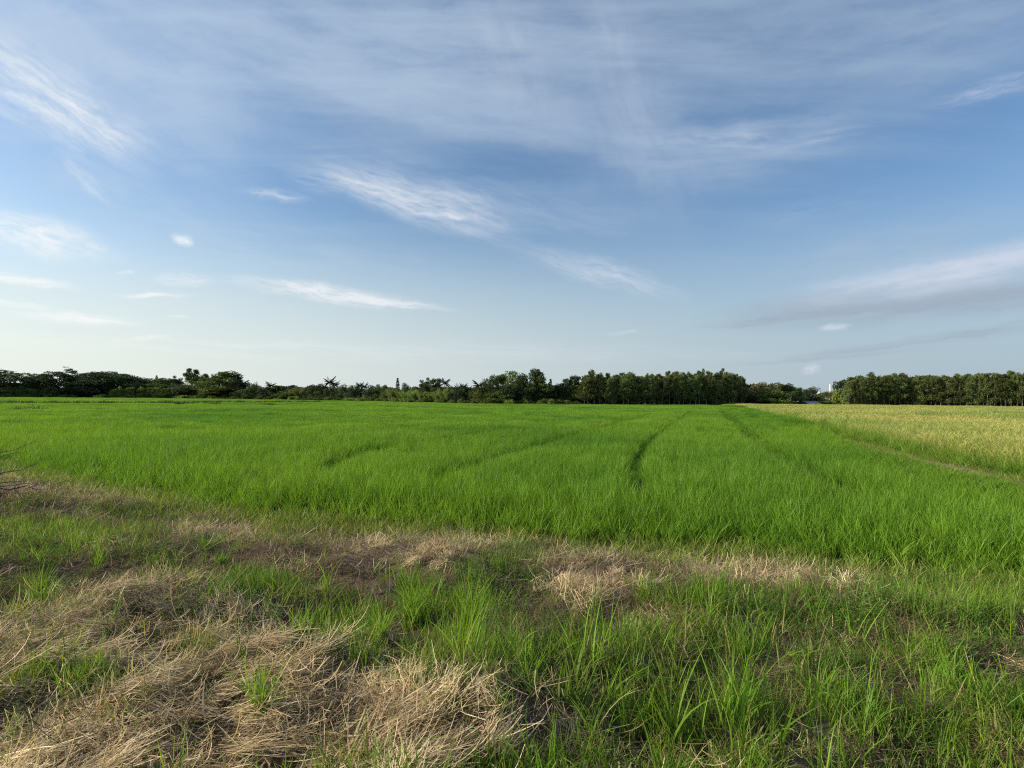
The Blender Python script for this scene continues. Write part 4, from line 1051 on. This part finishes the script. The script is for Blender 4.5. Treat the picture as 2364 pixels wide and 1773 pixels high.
# young plantation, pale green
for row, dd in enumerate((1, 5)):
    for u in np.arange(258, 412, 8.5):
        tree_px(u + rng.normal(0, 1.5), 894 + rng.normal(0, 1.6) + (2 if u > 370 else 0) + (4 if u < 268 else 0), rng.uniform(12, 16), 'sapling', 'pale green young tree in the low plantation before the dome shaped tree', dd, 'pale green young trees in the left plantation')
for u in np.arange(900, 1042, 12): tree_px(u + rng.normal(0, 2), 899 + rng.normal(0, 2.5), rng.uniform(20, 28), 'bamboo', 'feathery pale green bamboo clump in front of the airy trees', 3, 'bamboo clumps near the centre')
# the two eucalyptus plantations
def prof(u, pts): return float(np.interp(u, [p[0] for p in pts], [p[1] for p in pts]))
mid = [(1343, 866), (1365, 863), (1400, 866), (1440, 868), (1490, 868), (1515, 864), (1560, 861), (1605, 859), (1650, 860), (1680, 862), (1712, 868)]
for row in range(5):
    for u in np.arange(1346 + row * 2, 1712, 13.0):
        tree_px(u + rng.normal(0, 2.5), prof(u, mid) + rng.normal(1.5, 5.5) + (2 if row == 0 else 0), rng.uniform(16, 32), 'euc', 'slender pale trunked eucalyptus in the middle plantation behind the green rice', 1 + row * 3.2, 'eucalyptus trees of the middle plantation')
rgt = [(1950, 884), (1975, 872), (2000, 868), (2050, 866), (2075, 864), (2112, 872), (2150, 868), (2200, 867), (2260, 864), (2310, 861), (2364, 859), (2440, 858)]
for row in range(5):
    for u in np.arange(1958 + row * 3, 2440, 13.5):
        tree_px(u + rng.normal(0, 2), prof(u, rgt) + rng.normal(1, 4) + (2 if row == 0 else 0), rng.uniform(17, 31), 'euc', 'slender grey trunked eucalyptus in the right plantation behind the ripe field', 1 + row * 3.2, 'eucalyptus trees of the right plantation')
# shrubs along the foot
for u in np.arange(-40, 1345, 19):
    tree_px(u + rng.normal(0, 5), (912 + u * .0085) - rng.uniform(-2, 5), rng.uniform(18, 34), 'lightshrub' if rng.random() < .3 else 'shrub', 'low shrub along the far edge of the green rice', rng.uniform(-.5, 1.5), 'shrubs along the far field edge')
for u, w in ((2345, 22), (2300, 14), (1700, 14), (1688, 8)):
    tree_px(u, 936 if u > 2000 else 930, w, 'lightshrub', {2345: 'low green bush before the right plantation at the picture edge', 2300: 'flat green bush before the right plantation', 1700: 'pale rounded bush at the foot of the middle plantation', 1688: 'tiny pale bush left of the rounded one'}[u], -1.5)

# dim woodland continuing behind the first trees
V = []; 
for u0, u1, tp, d0, d1 in ((-150, 1345, 900, 14, 34), (1343, 1720, 874, 17, 30), (1720, 1850, 893, 9, 20), (1955, 2480, 874, 17, 30)):
    n = int((u1 - u0) * 45); u = U(n, u0, u1)
    base = np.interp(u, [-800, 0, 400, 780, 950, 1100, 1400, 1750, 2100, 2364, 3000], [230, 235, 255, 205, 165, 143, 149, 158, 158, 146, 120])
    y = base + U(n, d0, d1); d = ray(u, np.full(n, float(tp))); kk = y / d[:, 1]; x = d[:, 0] * kk; zt = CAMZ + d[:, 2] * kk
    hh = zt - RICE_Z + (fbm(x, y, .22, 3, 5.) - .5) * 3
    V.append(np.stack([x, y, RICE_Z + hh * rng.random(n) ** .8], -1))
Vc, Fq, T, B = cards(np.concatenate(V), .85, .6)
tag(link('woodland', mesh_np('woodland', Vc, Fq, attrs={'bt': T, 'br': B}), M_leaf_dark), 'dim mass of foliage deep inside the tree line', 'woodland', kind='stuff')

# ------------------------------------------------------------------ shed, white buildings
def box_verts(x0, x1, y0, y1, z0, z1):
    V = [(x0, y0, z0), (x1, y0, z0), (x1, y1, z0), (x0, y1, z0), (x0, y0, z1), (x1, y0, z1), (x1, y1, z1), (x0, y1, z1)]
    Fq = [(0, 3, 2, 1), (4, 5, 6, 7), (0, 1, 5, 4), (1, 2, 6, 5), (2, 3, 7, 6), (3, 0, 4, 7)]
    return np.array(V, float), np.array(Fq), np.full(8, .5), np.full(8, .5)
def simple(name, col, rough=.7, rib=None):
    b = MB_(name); n1 = b.noise(1.5, 4); c = b.mix(b.mr(n1, .35, .7), col, tuple(q * .8 for q in col)); return b.out(c, rough, .3)
M_white = simple('white_render', (.78, .79, .78)); M_roof = simple('grey_metal_roof', (.42, .42, .42), .6); M_net = simple('dark_green_mesh', (.05, .08, .045)); M_wood = simple('weathered_post', (.16, .12, .09))
def at_depth(u, y, v=None):
    d = ray(u, v if v is not None else horizon_v(u)); k_ = y / d[1]; return d[0] * k_, CAMZ + d[2] * k_
# low shed with a corrugated roof facing the field
Y0 = 166.; xa, za = at_depth(1857, Y0, 926); xb, _ = at_depth(1888, Y0); 
shed = bpy.data.objects.new('shed', None); COL.objects.link(shed); shed.location = ((xa + xb) / 2, Y0, RICE_Z)
tag(shed, 'low shed with a pale grey corrugated roof in the gap between plantations', 'shed')
w = (xb - xa) / 2
n = 49; t = np.linspace(-1, 1, n); zc = np.where(np.arange(n) % 2, .035, 0)
ev = 1.05; rg = za - RICE_Z
A = np.stack([t * w * 1.05 , np.full(n, -2.2), ev + zc], -1); Bv = np.stack([t * w * .95, np.full(n, .9), rg + zc], -1)
Cv = A + [0, 0, -.05]; Dv = Bv + [0, 0, -.05]
V = np.concatenate([A, Bv, Cv, Dv]); q = np.arange(n - 1)
Fq = np.concatenate([np.stack([q, q + 1, q + 1 + n, q + n], -1), np.stack([q + 2 * n, q + 3 * n, q + 1 + 3 * n, q + 1 + 2 * n], -1), np.stack([q, q + 2 * n, q + 2 * n + 1, q + 1], -1), np.stack([q + n, q + n + 1, q + 3 * n + 1, q + 3 * n], -1)])
link('roof', mesh_np('shed_roof', V, Fq), M_roof, shed)
link('wall', mesh_np('shed_wall', *box_verts(-w * .93, w * .93, -1.6, .8, 0, ev - .08)[:2]), M_wood, shed)
for sx in (-1, 1): link('post', mesh_np('shed_post', *box_verts(sx * w * .98 - .06, sx * w * .98 + .06, -2.1, -1.98, 0, ev - .06)[:2]), M_wood, shed)
# long netted hedge frame right of the shed
xa, za = at_depth(1886, 168., 926.5); xb, _ = at_depth(1930, 168.)
nh = bpy.data.objects.new('net_shelter', None); COL.objects.link(nh); nh.location = ((xa + xb) / 2, 168., RICE_Z)
tag(nh, 'long low dark green netting shelter right of the grey shed roof', 'shelter')
hw = (xb - xa) / 2; hz = za - RICE_Z
link('netting', mesh_np('netting', *box_verts(-hw, hw, -.8, 1.5, .05, hz - .1)[:2]), M_net, nh)
link('top_rail', mesh_np('top_rail', *box_verts(-hw - .1, hw + .1, -.9, 1.6, hz - .08, hz)[:2]), M_roof, nh)
for q in np.linspace(-1, 1, 5): link('post', mesh_np('net_post', *box_verts(q * hw - .05, q * hw + .05, -.95, -.83, 0, hz - .1)[:2]), M_wood, nh)
# small white house far behind
Yh = 420.; xa, _ = at_depth(1888, Yh); xb, zt = at_depth(1892, Yh, 905)
hs_ = bpy.data.objects.new('white_house', None); COL.objects.link(hs_); hs_.location = ((xa + xb) / 2, Yh, RICE_Z); hh = zt - RICE_Z; w = (xb - xa) / 2
tag(hs_, 'small white building glimpsed between trees left of the white tower', 'building')
link('wall', mesh_np('house_wall', *box_verts(-w, w, -2, 2, 0, hh)[:2]), M_white, hs_)
link('roof', mesh_np('house_roof', *box_verts(-w * 1.15, w * 1.15, -2.3, 2.3, hh + .01, hh + .35)[:2]), M_roof, hs_)
for q in (-.4, .4): link('window', mesh_np('house_window', *box_verts(q * w - .25, q * w + .25, -2.04, -1.99, hh - 1.9, hh - .8)[:2]), M_net, hs_)
# tall white tower
Yt = 600.; x0, _ = at_depth(1917, Yt); _, zt = at_depth(1917, Yt, 887.5)
tw = bpy.data.objects.new('white_tower', None); COL.objects.link(tw); tw.location = (x0, Yt, RICE_Z); ht = zt - RICE_Z
tag(tw, 'slim tall white tower rising over the trees before the right plantation', 'tower')
Vt, Ft, _, _ = tube(np.array([[0, 0, 0], [0, 0, ht * .5], [0, 0, ht - .6]]), [.85, .8, .74], 20); link('shaft', mesh_np('tower_shaft', Vt, Ft, smooth=True), M_white, tw)
Vt, Ft, _, _ = tube(np.array([[0, 0, ht - .6], [0, 0, ht - .2], [0, 0, ht - .05], [0, 0, ht]]), [.95, .95, .8, .02], 20); link('cap', mesh_np('tower_cap', Vt, Ft), M_white, tw)

# ------------------------------------------------------------------ near single things
# heap of dead branches at the left edge
p = ground_at(-85, 1185)
bp = bpy.data.objects.new('brush_pile', None); COL.objects.link(bp); bp.location = p
tag(bp, 'heap of dark dead branches at the left edge beside the rice', 'brush pile')
rs = np.random.default_rng(5); tw_ = []
for i in range(60):
    a = rs.normal(0, .5) + (0 if rs.random() < .65 else 3.1); Ls = rs.uniform(.5, 1.6); e = rs.uniform(-.05, .5)
    s0 = np.array([rs.normal(-.75, .4), rs.normal(0, .5), abs(rs.normal(.12, .16))])
    e0 = s0 + np.array([math.cos(a) * Ls * math.cos(e), math.sin(a) * Ls * .8, math.sin(e) * Ls])
    tw_.append(limb(s0, e0, rs.uniform(.008, .022), .003, k=6, rs=rs))
    for j in range(2):
        m_ = s0 + (e0 - s0) * rs.uniform(.3, .8); tw_.append(limb(m_, m_ + rs.normal(0, .22, 3) + [.15, 0, .12], .006, .002, k=4, rs=rs))
V, Fq, _, _ = join(tw_); link('branches', mesh_np('branches', V, Fq, smooth=True), M_bark_grey, bp)
tl = [limb((-.6, .3, .1), (.42, .1, .78), .02, .006, k=7, rs=rs), limb((.1, .1, .5), (.1, .25, .8), .008, .003, k=4, rs=rs)]
V, Fq, _, _ = join(tl); link('branches', mesh_np('branch_tip', V, Fq, smooth=True), M_bark_grey, bp)

# single dry stalks lying on the grass
ST_ = [((1340, 1415), (1372, 1452), 'long tan dry stalk lying right of the centre clump'),
       ((1830, 1508), (1912, 1555), 'pale dry stalk over the bare patch on the right'), ((300, 1590), (300, 1700), 'whitish upright stalk stub among the combed straw'), ((2290, 1525), (2364, 1550), 'tan dry stalk near the right edge')]
for (a, c_, lab) in ST_:
    q0 = ground_at(*a); q1 = ground_at(*c_)
    if lab.startswith('whitish'): q1 = q0 + np.array([.03, -.02, .17]); 
    q0 = q0 + [0, 0, .05]; q1 = q1 + [0, 0, .03]
    o = bpy.data.objects.new('dry_stalk', None)
    V, Fq, _, _ = limb(q0 - q0, q1 - q0, .0035, .0018, .03, 10, rs, .012)
    me = mesh_np('dry_stalk', V, Fq, smooth=True, attrs={'bt': np.full(len(V), .9), 'br': np.full(len(V), .9)})
    o = link('dry_stalk', me, M_straw); o.location = q0; tag(o, lab, 'stalk')
print('objects', len(bpy.data.objects))

# bright clumps of grass that stand out from the rest
M_clump = blade_mat('clump_grass', (.12, .17, .03), (.18, .33, .03), (.27, .40, .05), .5, (.15, .29, .03), .7, .42)
for (u_, v_, hgt, wid, n_, lab) in [
    (955, 1450, .40, .17, 150, 'dense bright green grass clump in the middle of the bank'),
    (1082, 1472, .42, .10, 60, 'loose bright grass clump with long blades right of the densest clump'),
    (870, 1490, .28, .07, 46, 'narrow upright grass clump beside the bare dark hollow'),
    (690, 1500, .30, .10, 60, 'bright clump with broad blades beside the flattened straw'),
    (88, 1400, .20, .06, 16, 'small pale broad bladed clump on bare soil at the left'),
    (230, 1310, .20, .09, 60, 'low yellow green clump in the shaded left part of the bank'),
    (510, 1310, .18, .08, 50, 'yellowish low clump between straw patches left of centre'),
    (1560, 1755, .52, .07, 22, 'tall arching broad grass blades at the bottom right of centre'),
    (1700, 1690, .45, .10, 50, 'long drooping bluish green clump in the lower right grass'),
    (595, 1655, .30, .07, 60, 'green tuft poking up through the flattened straw'),
    (1490, 1400, .24, .08, 50, 'small green clump standing on the tan straw right of centre')]:
    p = ground_at(u_, v_)
    br_ = blades(disc(n_, wid * .55), U(n_, 0, 6.283), np.abs(rng.normal(0, .2, n_)) + .03, np.abs(rng.normal(.55, .4, n_)), U(n_, hgt * .45, hgt * 1.1), U(n_, .005, .0095) * (1.6 if 'broad' in lab else 1), 6, twist=1.2)
    o = link('grass_clump', blade_mesh('grass_clump', [br_], M_clump)); o.location = p; tag(o, lab, 'grass clump')
